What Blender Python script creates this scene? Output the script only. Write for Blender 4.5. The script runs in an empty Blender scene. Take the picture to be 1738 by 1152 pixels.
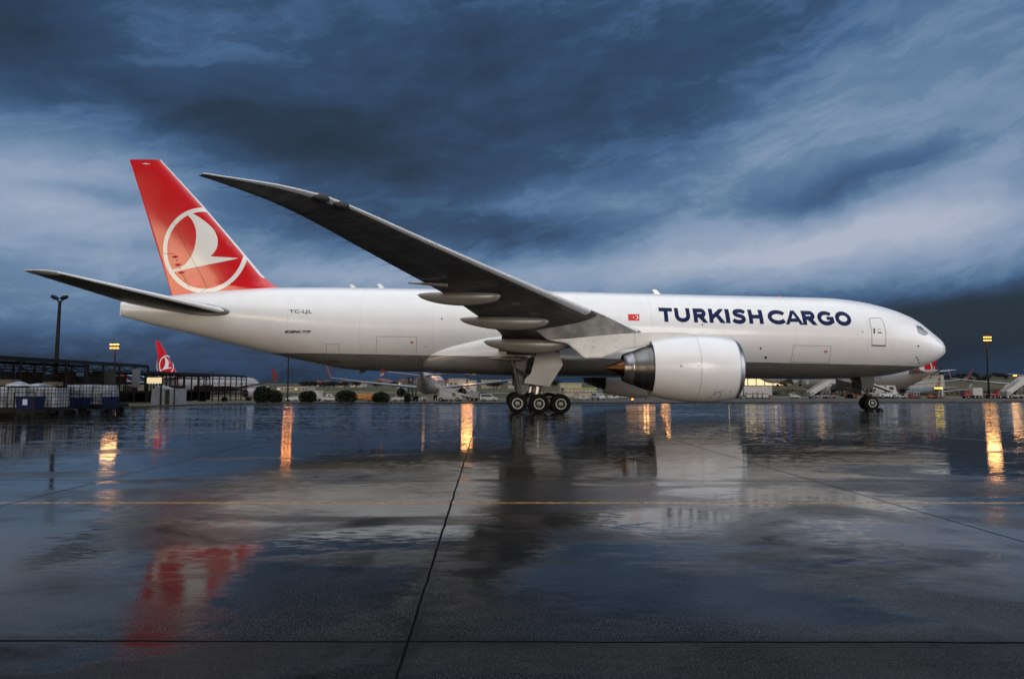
import bpy, bmesh, math, random
from mathutils import Vector, Matrix, noise as mnoise
from mathutils.geometry import tessellate_polygon
random.seed(7)
R = math.radians
C = bpy.context.scene.collection
SC = bpy.context.scene

# ------------------------------------------------------------------ camera
FPX, W, H = 1158.7, 1738, 1152            # focal length in photo pixels
CAMH, PIT = 1.86, 0.068
cam = bpy.data.cameras.new('camera'); co = bpy.data.objects.new('camera', cam); C.objects.link(co)
co.location = (0, 0, CAMH); co.rotation_euler = (R(90) + PIT, 0, 0)
cam.sensor_width = 36; cam.lens = 36 * FPX / W; cam.clip_end = 12000; cam.clip_start = 0.05
SC.camera = co

def s2l(c):
    c = c / 255.0
    return c / 12.92 if c <= 0.04045 else ((c + 0.055) / 1.055) ** 2.4
def rgb(r, g, b): return (s2l(r), s2l(g), s2l(b), 1)

CP, SP = math.cos(PIT), math.sin(PIT)
def ray(x, y):
    dx = (x - W / 2) / FPX; up = -(y - H / 2) / FPX
    return Vector((dx, CP - up * SP, SP + up * CP))
def at(x, y, Y):                          # the point at depth Y seen at a photo pixel
    r = ray(x, y); t = Y / r.y
    return Vector((r.x * t, Y, CAMH + r.z * t))
def skydir(x, y):
    r = ray(x, y).normalized()
    return math.atan2(r.x, r.y), math.asin(r.z)

# ------------------------------------------------------------------ node helper
class NT:
    def __init__(s, tree): s.t = tree; s.n = tree.nodes; s.l = tree.links
    def new(s, kind, **kw):
        n = s.n.new(kind)
        for k, v in kw.items(): setattr(n, k, v)
        return n
    def put(s, sock, v):
        if hasattr(v, 'is_linked') or hasattr(v, 'links'): s.l.new(v, sock)
        else: sock.default_value = v
    def m(s, op, a, b=None, c=None, clamp=False):
        n = s.new('ShaderNodeMath', operation=op); n.use_clamp = clamp
        s.put(n.inputs[0], a)
        if b is not None: s.put(n.inputs[1], b)
        if c is not None: s.put(n.inputs[2], c)
        return n.outputs[0]
    def sstep(s, x, a, b, lo=0.0, hi=1.0):
        n = s.new('ShaderNodeMapRange', interpolation_type='SMOOTHSTEP')
        s.put(n.inputs[0], x); n.inputs[1].default_value = a; n.inputs[2].default_value = b
        n.inputs[3].default_value = lo; n.inputs[4].default_value = hi
        return n.outputs[0]
    def mix(s, f, a, b, mode='MIX'):
        n = s.new('ShaderNodeMix', data_type='RGBA', blend_type=mode)
        s.put(n.inputs[0], f); s.put(n.inputs[6], a); s.put(n.inputs[7], b)
        return n.outputs[2]
    def comb(s, x, y, z=0.0):
        n = s.new('ShaderNodeCombineXYZ'); s.put(n.inputs[0], x); s.put(n.inputs[1], y); s.put(n.inputs[2], z)
        return n.outputs[0]
    def sep(s, v):
        n = s.new('ShaderNodeSeparateXYZ'); s.l.new(v, n.inputs[0]); return n.outputs
    def noise(s, vec, scale, detail=4, rough=0.5, dist=0.0, dim='3D'):
        n = s.new('ShaderNodeTexNoise', noise_dimensions=dim)
        s.l.new(vec, n.inputs['Vector']); n.inputs['Scale'].default_value = scale
        n.inputs['Detail'].default_value = detail; n.inputs['Roughness'].default_value = rough
        n.inputs['Distortion'].default_value = dist
        return n.outputs[0]
    def ramp(s, f, stops, interp='LINEAR'):
        n = s.new('ShaderNodeValToRGB'); e = n.color_ramp.elements; n.color_ramp.interpolation = interp
        while len(e) < len(stops): e.new(0.5)
        for k, (p, c) in enumerate(stops): e[k].position = p; e[k].color = c
        s.l.new(f, n.inputs[0]); return n.outputs[0]

# ------------------------------------------------------------------ world: dusk sky with heavy cloud
SUN_AZ, SUN_EL = R(168), R(9)             # low in the west, behind the photographer
world = bpy.data.worlds.new('World'); SC.world = world; world.use_nodes = True
wt = NT(world.node_tree); wt.n.clear()
geo = wt.new('ShaderNodeTexCoord')
X, Yv, Z = wt.sep(geo.outputs['Generated'])
az = wt.m('ARCTAN2', X, Yv)
el = wt.m('ARCSINE', Z)
uv = wt.comb(az, el)
# domain warp
warp = wt.new('ShaderNodeTexNoise'); wt.l.new(uv, warp.inputs['Vector']); warp.inputs['Scale'].default_value = 5.0; warp.inputs['Detail'].default_value = 6; warp.inputs['Roughness'].default_value = .6
wv = wt.new('ShaderNodeVectorMath', operation='SUBTRACT'); wt.l.new(warp.outputs['Color'], wv.inputs[0]); wv.inputs[1].default_value = (.5, .5, .5)
ws = wt.new('ShaderNodeVectorMath', operation='MULTIPLY'); wt.l.new(wv.outputs[0], ws.inputs[0]); ws.inputs[1].default_value = (.15, .055, 0)
wa = wt.new('ShaderNodeVectorMath', operation='ADD'); wt.l.new(uv, wa.inputs[0]); wt.l.new(ws.outputs[0], wa.inputs[1])
wx, wy, _ = wt.sep(wa.outputs[0])
# clouds laid out by direction: (photo x, y, half width, half height, tilt, brightness added)
BL = [(90, 320, 250, 110, 5, .60), (60, 520, 220, 50, 0, .14), (-400, 350, 380, 160, 0, .28),
      (260, 440, 170, 50, 0, .16),
      (640, 470, 230, 30, 0, .50), (290, 80, 170, 60, -15, .15), (480, 240, 330, 55, 8, -.18),
      (40, 60, 200, 130, 0, -.16), (880, 370, 230, 40, 4, .12), (760, 150, 420, 110, 0, -.09), (1400, 420, 330, 45, 0, .14), (900, 200, 220, 90, 10, -.03),
      (1120, 450, 280, 50, -6, .46), (1400, 430, 300, 60, -8, .26), (1680, 330, 230, 130, 0, .26),
      (1660, 110, 340, 150, -18, .27), (1280, 260, 260, 70, -22, .24), (1000, 300, 150, 50, -10, .10),
      (1480, 300, 150, 26, -22, -.20), (1330, 345, 90, 16, 0, -.12), (980, 330, 130, 26, 0, .10),
      (850, 420, 180, 45, 4, -.10), (180, 335, 100, 14, 8, -.16), (160, 410, 130, 9, 2, -.10),
      (1000, 405, 180, 24, 4, -.16), (1700, 470, 90, 20, -12, .12), (520, 415, 200, 16, 3, .12),
      (1680, 530, 330, 46, -7, -.50), (1300, 560, 380, 28, 0, -.16), (2200, 420, 500, 150, 0, .25),
      (700, -250, 900, 260, 0, .05)]
acc = 0.295
for (px, py, rx, ry, rot, amp) in BL:
    a0, e0 = skydir(px, py)
    k = math.cos(a0) ** 2
    sx = rx / FPX * k * 1.0; sy = ry / FPX * math.cos(a0)
    c_, s_ = math.cos(R(-rot)), math.sin(R(-rot))
    dx = wt.m('SUBTRACT', wx, a0); dy = wt.m('SUBTRACT', wy, e0)
    p = wt.m('MULTIPLY', wt.m('ADD', wt.m('MULTIPLY', dx, c_), wt.m('MULTIPLY', dy, -s_ * -1)), 1 / sx)
    q = wt.m('MULTIPLY', wt.m('ADD', wt.m('MULTIPLY', dx, -s_), wt.m('MULTIPLY', dy, c_)), 1 / sy)
    r2 = wt.m('ADD', wt.m('MULTIPLY', p, p), wt.m('MULTIPLY', q, q))
    g = wt.m('EXPONENT', wt.m('MULTIPLY', r2, -0.7))
    acc = wt.m('MULTIPLY_ADD', g, amp, acc)
# streaky cloud detail
st = wt.comb(wt.m('MULTIPLY', wx, 1.0), wt.m('ADD', wt.m('MULTIPLY', wy, 2.7), wt.m('MULTIPLY', wx, -.3)))
n1 = wt.noise(st, 4.2, 9, .6, .15)
n2 = wt.noise(st, 15, 6, .62)
acc = wt.m('ADD', acc, wt.m('MULTIPLY', wt.m('SUBTRACT', n1, .5), .28))
acc = wt.m('ADD', acc, wt.m('MULTIPLY', wt.m('SUBTRACT', n2, .5), .13))
wsm = wt.comb(wt.m('MULTIPLY', wx, .75), wt.m('ADD', wt.m('MULTIPLY', wy, 2.4), wt.m('MULTIPLY', wx, -.35)))
n3 = wt.noise(wsm, 7.5, 11, .66, .25)
rag = wt.m('SUBTRACT', wt.sstep(n3, .44, .60), .5)
edge_ = wt.m('MULTIPLY', wt.sstep(acc, .16, .38), wt.sstep(acc, 1.0, .62, .25, 1))
acc = wt.m('ADD', acc, wt.m('MULTIPLY', rag, wt.m('MULTIPLY_ADD', edge_, .085, .02)))
# the air darkens towards the skyline
acc = wt.m('SUBTRACT', acc, wt.sstep(el, .12, .0, 0, .17))
s_cl = wt.m('MAXIMUM', acc, 0.02)
ramp = wt.ramp(s_cl, [(0, rgb(29, 43, 58)), (.12, rgb(36, 52, 73)), (.26, rgb(48, 72, 104)), (.42, rgb(70, 101, 139)),
                      (.6, rgb(100, 128, 160)), (.75, rgb(127, 148, 177)), (.9, rgb(149, 163, 187)), (1, rgb(170, 178, 198))])
sky = wt.new('ShaderNodeTexSky', sky_type='NISHITA'); sky.sun_disc = False
sky.sun_elevation = SUN_EL; sky.sun_rotation = SUN_AZ; sky.air_density = 1.3; sky.dust_density = 2.5
skyc = wt.new('ShaderNodeVectorMath', operation='SCALE'); wt.l.new(sky.outputs[0], skyc.inputs[0]); skyc.inputs['Scale'].default_value = 0.004
front = wt.mix(1.0, ramp, skyc.outputs[0], 'ADD')
# the western half behind the photographer: a bright break under the cloud, broken by cloud bars
back_n = wt.noise(wt.comb(wt.m('MULTIPLY', X, 1.6), wt.m('MULTIPLY', Z, 4), Yv), 2.2, 5, .6)
top = wt.m('ADD', .148, wt.m('MULTIPLY', wt.m('SUBTRACT', back_n, .5), .10))
d_el = wt.m('SUBTRACT', el, top)
band = wt.m('MULTIPLY', wt.sstep(d_el, .014, -.014), wt.sstep(el, -.01, .02))
backness = wt.sstep(Yv, .15, -.55)
bandc = wt.ramp(wt.m('MULTIPLY', el, 4.0), [(0, (3.8, 2.5, 1.3, 1)), (.3, (4.2, 3.2, 1.9, 1)), (.8, (4.0, 3.3, 2.3, 1)), (1, (3.0, 2.8, 2.4, 1))])
upper = wt.ramp(wt.m('MULTIPLY', el, .7), [(0, (.05, .06, .08, 1)), (.30, (.10, .12, .15, 1)), (.55, (1.5, 1.58, 1.7, 1)), (1, (1.75, 1.85, 2.0, 1))])
upn = wt.mix(wt.sstep(back_n, .35, .7, 0, 1), (0.6, .6, .6, 1), (1.3, 1.3, 1.3, 1))
side = wt.sstep(wt.m('ADD', X, wt.m('MULTIPLY', wt.m('SUBTRACT', back_n, .5), .12)), -.34, -.44, .38, 1.0)
bandc = wt.mix(1.0, bandc, wt.comb(side, side, wt.m('ADD', .15, wt.m('MULTIPLY', side, .85))), 'MULTIPLY')
backc = wt.mix(band, wt.mix(1.0, upper, upn, 'MULTIPLY'), bandc)
zen = wt.sstep(el, .62, 1.05)             # the thinner cloud overhead is lit from the west
front2 = wt.mix(zen, front, (1.25, 1.33, 1.44, 1))
final = wt.mix(backness, front2, backc)
# a second, cooler break in the cloud off to the right, outside the picture
sd_ = wt.m('ADD', wt.m('MULTIPLY', X, .96), wt.m('MULTIPLY', Yv, -.28))
glow = wt.m('MULTIPLY', wt.sstep(sd_, .72, .95), wt.sstep(el, -.01, .06))
final = wt.mix(glow, final, (2.3, 2.36, 2.5, 1))
bg = wt.new('ShaderNodeBackground'); wt.l.new(final, bg.inputs[0]); bg.inputs[1].default_value = 1.0
ow = wt.new('ShaderNodeOutputWorld'); wt.l.new(bg.outputs[0], ow.inputs[0])
world.cycles.sampling_method = 'MANUAL'; world.cycles.sample_map_resolution = 1024

sun = bpy.data.lights.new('low_sun', 'SUN'); so = bpy.data.objects.new('low_sun', sun); C.objects.link(so)
sun.energy = 0.55; sun.angle = R(20); sun.color = (1, .93, .84)
sd = Vector((math.sin(SUN_AZ) * math.cos(SUN_EL), math.cos(SUN_AZ) * math.cos(SUN_EL), math.sin(SUN_EL)))
so.rotation_euler = sd.to_track_quat('Z', 'Y').to_euler()

SC.view_settings.view_transform = 'Standard'; SC.view_settings.look = 'None'
SC.view_settings.exposure = 0; SC.view_settings.gamma = 1; SC.view_settings.use_curve_mapping = False
SC.cycles.sample_clamp_indirect = 6; SC.cycles.max_bounces = 8; SC.cycles.use_denoising = True
SC.cycles.glossy_bounces = 5; SC.cycles.diffuse_bounces = 3

# ------------------------------------------------------------------ materials
M = {}
def mat(name, col, rough=.5, metal=0.0, coat=0.0, var=0.0, vscale=1.5, bump=0.0, bscale=8.0, emit=0, ior=1.5, spec=.5, col2=None, stretch=None):
    m = bpy.data.materials.new(name); m.use_nodes = True; t = NT(m.node_tree); b = t.n['Principled BSDF']
    if len(col) == 3: col = (*col, 1)
    b.inputs['Base Color'].default_value = col; b.inputs['Roughness'].default_value = rough
    b.inputs['Metallic'].default_value = metal; b.inputs['Coat Weight'].default_value = coat; b.inputs['Coat Roughness'].default_value = .06
    b.inputs['IOR'].default_value = ior; b.inputs['Specular IOR Level'].default_value = spec
    if var or bump or col2:
        tc = t.new('ShaderNodeTexCoord'); v = tc.outputs['Object']
        if stretch:
            mp = t.new('ShaderNodeMapping'); t.l.new(v, mp.inputs[0]); mp.inputs['Scale'].default_value = stretch; v = mp.outputs[0]
        n = t.noise(v, vscale, 6, .6)
        c2 = col2 if col2 else tuple(min(1, c * (1 - var)) for c in col[:3])
        if len(c2) == 3: c2 = (*c2, 1)
        cr = t.mix(t.sstep(n, .35, .68), col, c2)
        t.l.new(cr, b.inputs['Base Color'])
        rr = t.m('ADD', rough, t.m('MULTIPLY', t.m('SUBTRACT', n, .5), .35), clamp=True); t.l.new(rr, b.inputs['Roughness'])
        if bump:
            n2 = t.noise(v, bscale, 5, .6); bp = t.new('ShaderNodeBump'); bp.inputs['Strength'].default_value = bump; bp.inputs['Distance'].default_value = .02
            t.l.new(n2, bp.inputs['Height']); t.l.new(bp.outputs[0], b.inputs['Normal'])
    if emit:
        b.inputs['Emission Color'].default_value = col; b.inputs['Emission Strength'].default_value = emit
    M[name] = m
    return m

def fuselage_mat(name, white, grey, line=None, rough=.22):
    m = bpy.data.materials.new(name); m.use_nodes = True; t = NT(m.node_tree); b = t.n['Principled BSDF']
    tc = t.new('ShaderNodeTexCoord'); v = tc.outputs['Object']; x, y, z = t.sep(v)
    n = t.noise(v, .9, 6, .6)
    mp = t.new('ShaderNodeMapping'); t.l.new(v, mp.inputs[0]); mp.inputs['Scale'].default_value = (.6, 3, 3)
    str_ = t.noise(mp.outputs[0], 1.0, 5, .65)
    # lap joints of the skin: hairline bands round the hull
    fx = t.m('FRACT', t.m('MULTIPLY', t.m('ADD', x, 100.3), 1 / 5.3)); ln = t.m('LESS_THAN', t.m('ABSOLUTE', t.m('SUBTRACT', fx, .5)), .0028)
    wcol = t.mix(t.sstep(n, .3, .7), white, tuple(c * .95 for c in white[:3]) + (1,))
    wcol = t.mix(t.m('MULTIPLY', ln, .30), wcol, (.3, .3, .3, 1))
    for zz_, st_ in ((8.1, .22), (7.0, .10), (5.0, .16), (6.1, .10)):
        lp = t.m('LESS_THAN', t.m('ABSOLUTE', t.m('SUBTRACT', t.m('ADD', z, t.m('MULTIPLY', x, .008)), zz_)), .010)
        wcol = t.mix(t.m('MULTIPLY', lp, st_), wcol, (.3, .3, .3, 1))
    mpv = t.new('ShaderNodeMapping'); t.l.new(v, mpv.inputs[0]); mpv.inputs['Scale'].default_value = (7, 7, .45)
    drip = t.sstep(t.noise(mpv.outputs[0], 1.0, 4, .6), .62, .78)
    wcol = t.mix(t.m('MULTIPLY', drip, .10), wcol, (.34, .31, .27, 1))
    col = wcol
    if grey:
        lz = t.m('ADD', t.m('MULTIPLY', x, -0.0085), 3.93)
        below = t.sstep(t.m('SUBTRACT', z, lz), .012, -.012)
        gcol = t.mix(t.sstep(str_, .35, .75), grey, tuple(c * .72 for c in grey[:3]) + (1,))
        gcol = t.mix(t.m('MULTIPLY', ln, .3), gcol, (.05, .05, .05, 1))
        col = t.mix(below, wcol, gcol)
    t.l.new(col, b.inputs['Base Color'])
    t.l.new(t.m('ADD', rough, t.m('MULTIPLY', t.m('SUBTRACT', str_, .5), .16)), b.inputs['Roughness'])
    b.inputs['Coat Weight'].default_value = .35; b.inputs['Coat Roughness'].default_value = .04
    bp = t.new('ShaderNodeBump'); bp.inputs['Strength'].default_value = .05; bp.inputs['Distance'].default_value = .03
    t.l.new(t.noise(mp.outputs[0], 1.4, 3, .5), bp.inputs['Height']); t.l.new(bp.outputs[0], b.inputs['Normal'])
    M[name] = m; return m

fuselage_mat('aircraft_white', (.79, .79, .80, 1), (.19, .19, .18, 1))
mat('paint_white', (.76, .76, .77), .25, coat=.4, var=.05, vscale=.8)
mat('nacelle_white', (.78, .78, .79), .24, coat=.4, var=.05, vscale=.9)
mat('paint_dull', (.30, .29, .29), .3, coat=.2, var=.08, vscale=.8)
mat('paint_red', (.62, .006, .010), .16, coat=1.0, var=.04, vscale=.5)
mat('decal_white', (.80, .79, .77), .2, coat=.8)
mat('decal_navy', (.003, .010, .065), .5, spec=.15)
mat('decal_black', (.005, .005, .006), .5, spec=.2)
mat('decal_red', (.60, .008, .012), .3)
mat('seam', (.26, .26, .26), .5)
mat('seam_dark', (.05, .05, .05), .5)
mat('placard_orange', (.5, .2, .08), .5)
mat('wing_grey', (.15, .15, .146), .34, var=.45, vscale=1.3, stretch=(1, 3, 1), spec=.4)
mat('wing_light', (.74, .74, .75), .28, var=.1)
mat('stab_dark', (.030, .030, .032), .35, var=.5, vscale=1.2)
mat('fairing_grey', (.19, .18, .168), .25, coat=.3, var=.15, vscale=1.1)
mat('pylon_grey', (.50, .50, .49), .3, coat=.2, var=.1)
mat('door_grey', (.40, .40, .39), .4, var=.1)
mat('lip_metal', (.30, .30, .32), .24, metal=.85)
mat('core_metal', (.20, .195, .19), .34, metal=.95, var=.35, vscale=.9, stretch=(3, .6, .6))
mat('plug_copper', (.16, .075, .035), .36, metal=1.0, var=.3)
mat('soot', (.02, .02, .02), .6)
mat('gear_metal', (.06, .06, .06), .4, metal=.4, var=.3, vscale=3)
mat('chrome', (.35, .35, .36), .2, metal=1)
mat('tyre', (.007, .007, .007), .7, spec=.15, var=.3, vscale=4)
mat('rim_white', (.46, .46, .45), .4, var=.15, vscale=6)
mat('rim_grey', (.30, .30, .29), .35, metal=.4, var=.3, vscale=8)
mat('glass_dark', (.035, .05, .055), .05, coat=1)
mat('glass_cockpit', (.10, .15, .16), .06, coat=1, var=.5, vscale=1.5)
mat('beacon_red', (.5, .02, .02), .3)
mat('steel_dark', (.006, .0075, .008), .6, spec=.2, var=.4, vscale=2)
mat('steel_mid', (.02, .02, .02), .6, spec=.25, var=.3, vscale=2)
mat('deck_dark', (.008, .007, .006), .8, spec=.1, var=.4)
mat('crate_brown', (.030, .020, .014), .8, spec=.1, var=.5, vscale=1.2)
mat('crate_grey', (.035, .035, .035), .8, spec=.1, var=.5, vscale=1.2)
mat('wrap_white', (.27, .29, .33), .4, var=.35, vscale=2.5, bump=.6, bscale=3)
mat('cage_wire', (.006, .006, .007), .6, spec=.15)
mat('cardboard', (.13, .10, .065), .8, var=.2)
mat('tub_blue', (.004, .009, .042), .6, spec=.2, var=.3, vscale=3)
mat('paper', (.35, .40, .55), .7)
mat('tent_white', (.17, .18, .20), .5, var=.25, vscale=1.2, bump=.5, bscale=2)
mat('rubber', (.015, .015, .015), .7)
mat('vehicle_white', (.42, .42, .41), .35, coat=.3, var=.12)
mat('vehicle_red', (.28, .03, .02), .4, var=.2)
mat('vehicle_orange', (.35, .10, .015), .4, var=.2)
mat('vehicle_yellow', (.38, .17, .03), .4, var=.15)
mat('vehicle_grey', (.22, .22, .22), .45, var=.2)
mat('vehicle_blue', (.02, .04, .12), .4, var=.2)
mat('teal', (.02, .22, .30), .35)
mat('building_cream', (.34, .30, .24), .7, var=.2, vscale=.2)
mat('building_white', (.42, .41, .38), .7, var=.15, vscale=.2)
mat('building_grey', (.10, .11, .12), .7, var=.2, vscale=.2)
mat('building_green', (.22, .26, .20), .6, var=.12, vscale=.15)
mat('roof_red', (.20, .07, .04), .8, var=.3)
mat('roof_green', (.26, .36, .05), .6)
mat('window_dark', (.02, .025, .03), .15)
mat('kerb_stone', (.035, .032, .03), .8, var=.5, vscale=1.5)
mat('trunk', (.03, .022, .015), .9)
mat('lamp_warm', (1.0, .30, .05), .5, emit=5)
mat('lamp_strong', (1.0, .33, .07), .5, emit=15)
mat('lamp_white', (1.0, .85, .65), .5, emit=25)
mat('lamp_soft', (1.0, .50, .18), .5, emit=10)
mat('lamp_violet', (.18, .12, 1.0), .5, emit=5)
mat('lit_yellow', (1.0, .80, .45), .5, emit=.32)
mat('hall_wall_glow', (1.0, .80, .46), .5, emit=.9)
mat('lit_sign', (1.0, .75, .10), .5, emit=1.6)
mat('headlight', (1, .95, .8), .4, emit=22)

def foliage_mat(name, c1, c2):
    m = mat(name, c1, .75, col2=c2, vscale=2.2, spec=.2); return m
foliage_mat('bush_leaf', (.008, .011, .006), (.016, .021, .010))
foliage_mat('tree_leaf', (.008, .011, .008), (.018, .022, .014))

# ------------------------------------------------------------------ mesh helpers
class MB:
    def __init__(s): s.v = []; s.f = []
    def add(s, vs, fs):
        o = len(s.v); s.v += [tuple(v) for v in vs]; s.f += [tuple(i + o for i in f) for f in fs]; return s
    def box(s, c, d, rz=0, ry=0, rx=0):
        M_ = Matrix.Rotation(rz, 3, 'Z') @ Matrix.Rotation(ry, 3, 'Y') @ Matrix.Rotation(rx, 3, 'X')
        vs = [Vector(c) + M_ @ Vector((sx * d[0] / 2, sy * d[1] / 2, sz * d[2] / 2)) for sx in (-1, 1) for sy in (-1, 1) for sz in (-1, 1)]
        return s.add(vs, [(0, 1, 3, 2), (4, 6, 7, 5), (0, 4, 5, 1), (2, 3, 7, 6), (0, 2, 6, 4), (1, 5, 7, 3)])
    def bar(s, p, q, w, h=None, up=(0, 0, 1)):
        p, q = Vector(p), Vector(q); h = h or w; d = (q - p).normalized(); u = Vector(up)
        if abs(d.dot(u)) > .95: u = Vector((1, 0, 0))
        a = d.cross(u).normalized() * w / 2; b = a.cross(d).normalized() * h / 2
        vs = [e + i * a + j * b for e in (p, q) for i, j in ((-1, -1), (1, -1), (1, 1), (-1, 1))]
        return s.add(vs, [(0, 1, 2, 3), (7, 6, 5, 4), (0, 4, 5, 1), (1, 5, 6, 2), (2, 6, 7, 3), (3, 7, 4, 0)])
    def cyl(s, p, q, r0, r1=None, n=16, caps=True):
        p, q = Vector(p), Vector(q); r1 = r0 if r1 is None else r1; d = (q - p).normalized()
        u = Vector((0, 0, 1)) if abs(d.z) < .9 else Vector((1, 0, 0))
        a = d.cross(u).normalized(); b = d.cross(a).normalized()
        vs = [e + r * (math.cos(2 * math.pi * i / n) * a + math.sin(2 * math.pi * i / n) * b) for e, r in ((p, r0), (q, r1)) for i in range(n)]
        fs = [(i, (i + 1) % n, n + (i + 1) % n, n + i) for i in range(n)]
        if caps: fs += [tuple(range(n))[::-1], tuple(range(n, 2 * n))]
        return s.add(vs, fs)
    def lathe(s, prof, o, axis, n=48, close=False):       # prof: (distance along axis, radius)
        o = Vector(o); d = Vector(axis).normalized(); u = Vector((0, 0, 1)) if abs(d.z) < .9 else Vector((1, 0, 0))
        a = d.cross(u).normalized(); b = d.cross(a).normalized(); vs = []
        for t_, r in prof:
            for i in range(n):
                th = 2 * math.pi * i / n; vs.append(o + d * t_ + r * (math.cos(th) * a + math.sin(th) * b))
        fs = []
        m_ = len(prof)
        for j in range(m_ - (0 if close else 1)):
            for i in range(n):
                fs.append((j * n + i, j * n + (i + 1) % n, ((j + 1) % m_) * n + (i + 1) % n, ((j + 1) % m_) * n + i))
        if not close:
            if prof[0][1] > 1e-4: fs.append(tuple(range(n))[::-1])
            if prof[-1][1] > 1e-4: fs.append(tuple(range((m_ - 1) * n, m_ * n)))
        return s.add(vs, fs)
    def loft(s, rings, caps=True, closed=True):
        n = len(rings[0]); vs = [v for r in rings for v in r]; fs = []
        for j in range(len(rings) - 1):
            for i in range(n if closed else n - 1):
                k = (i + 1) % n; fs.append((j * n + i, j * n + k, (j + 1) * n + k, (j + 1) * n + i))
        if caps: fs += [tuple(range(n))[::-1], tuple(range((len(rings) - 1) * n, len(rings) * n))]
        return s.add(vs, fs)
    def prism(s, poly, off):                              # polygon (3-D points) extruded by off
        n = len(poly); off = Vector(off); vs = [Vector(p) for p in poly] + [Vector(p) + off for p in poly]
        fs = [tuple(range(n)), tuple(range(n, 2 * n))[::-1]] + [(i, n + i, n + (i + 1) % n, (i + 1) % n) for i in range(n)]
        return s.add(vs, fs)
    def build(s, name, m, parent=None, smooth=False, bevel=0.0, angle=35):
        me = bpy.data.meshes.new(name); me.from_pydata([tuple(v) for v in s.v], [], s.f); me.validate()
        bm = bmesh.new(); bm.from_mesh(me); bmesh.ops.remove_doubles(bm, verts=bm.verts, dist=1e-5); bmesh.ops.recalc_face_normals(bm, faces=bm.faces)
        if bevel: bmesh.ops.bevel(bm, geom=[e for e in bm.edges if len(e.link_faces) == 2 and e.calc_face_angle(0) > .5], offset=bevel, segments=2, affect='EDGES', clamp_overlap=True)
        bm.to_mesh(me); bm.free()
        if smooth:
            for p in me.polygons: p.use_smooth = True
            me.set_sharp_from_angle(angle=R(angle))
        me.materials.append(M[m] if isinstance(m, str) else m)
        o = bpy.data.objects.new(name, me); C.objects.link(o)
        if parent: o.parent = parent
        return o

def tag(o, label=None, cat=None, group=None, kind=None):
    if label: o['label'] = label
    if cat: o['category'] = cat
    if group: o['group'] = group
    if kind: o['kind'] = kind
    return o
def empty(name, loc, rz=0):
    o = bpy.data.objects.new(name, None); C.objects.link(o); o.location = loc; o.rotation_euler = (0, 0, rz); o.empty_display_size = .2; return o
KIDS = {}
def copy_tree(o, parent=None):
    c = o.copy(); C.objects.link(c)
    if parent: c.parent = parent
    for ch in [k for k in bpy.data.objects if k.parent == o]: copy_tree(ch, c)
    return c

def pchip(tab, x):                                        # smooth interpolation through a table
    if x <= tab[0][0]: return tab[0][1]
    if x >= tab[-1][0]: return tab[-1][1]
    for i in range(len(tab) - 1):
        if tab[i][0] <= x <= tab[i + 1][0]: break
    def slope(j):
        if j <= 0 or j >= len(tab) - 1:
            j2 = min(max(j, 0), len(tab) - 1); k = 1 if j2 == 0 else j2
            return (tab[k][1] - tab[k - 1][1]) / (tab[k][0] - tab[k - 1][0])
        h0 = tab[j][0] - tab[j - 1][0]; h1 = tab[j + 1][0] - tab[j][0]
        d0 = (tab[j][1] - tab[j - 1][1]) / h0; d1 = (tab[j + 1][1] - tab[j][1]) / h1
        if d0 * d1 <= 0: return 0
        w1, w2 = 2 * h1 + h0, h1 + 2 * h0
        return (w1 + w2) / (w1 / d0 + w2 / d1)
    h = tab[i + 1][0] - tab[i][0]; t_ = (x - tab[i][0]) / h
    m0, m1 = slope(i) * h, slope(i + 1) * h
    return ((2 * t_ ** 3 - 3 * t_ ** 2 + 1) * tab[i][1] + (t_ ** 3 - 2 * t_ ** 2 + t_) * m0 + (-2 * t_ ** 3 + 3 * t_ ** 2) * tab[i + 1][1] + (t_ ** 3 - t_ ** 2) * m1)
def lerp(tab, x):
    if x <= tab[0][0]: return tab[0][1]
    for i in range(len(tab) - 1):
        if x <= tab[i + 1][0]:
            t_ = (x - tab[i][0]) / (tab[i + 1][0] - tab[i][0]); return tab[i][1] * (1 - t_) + tab[i + 1][1] * t_
    return tab[-1][1]

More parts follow.
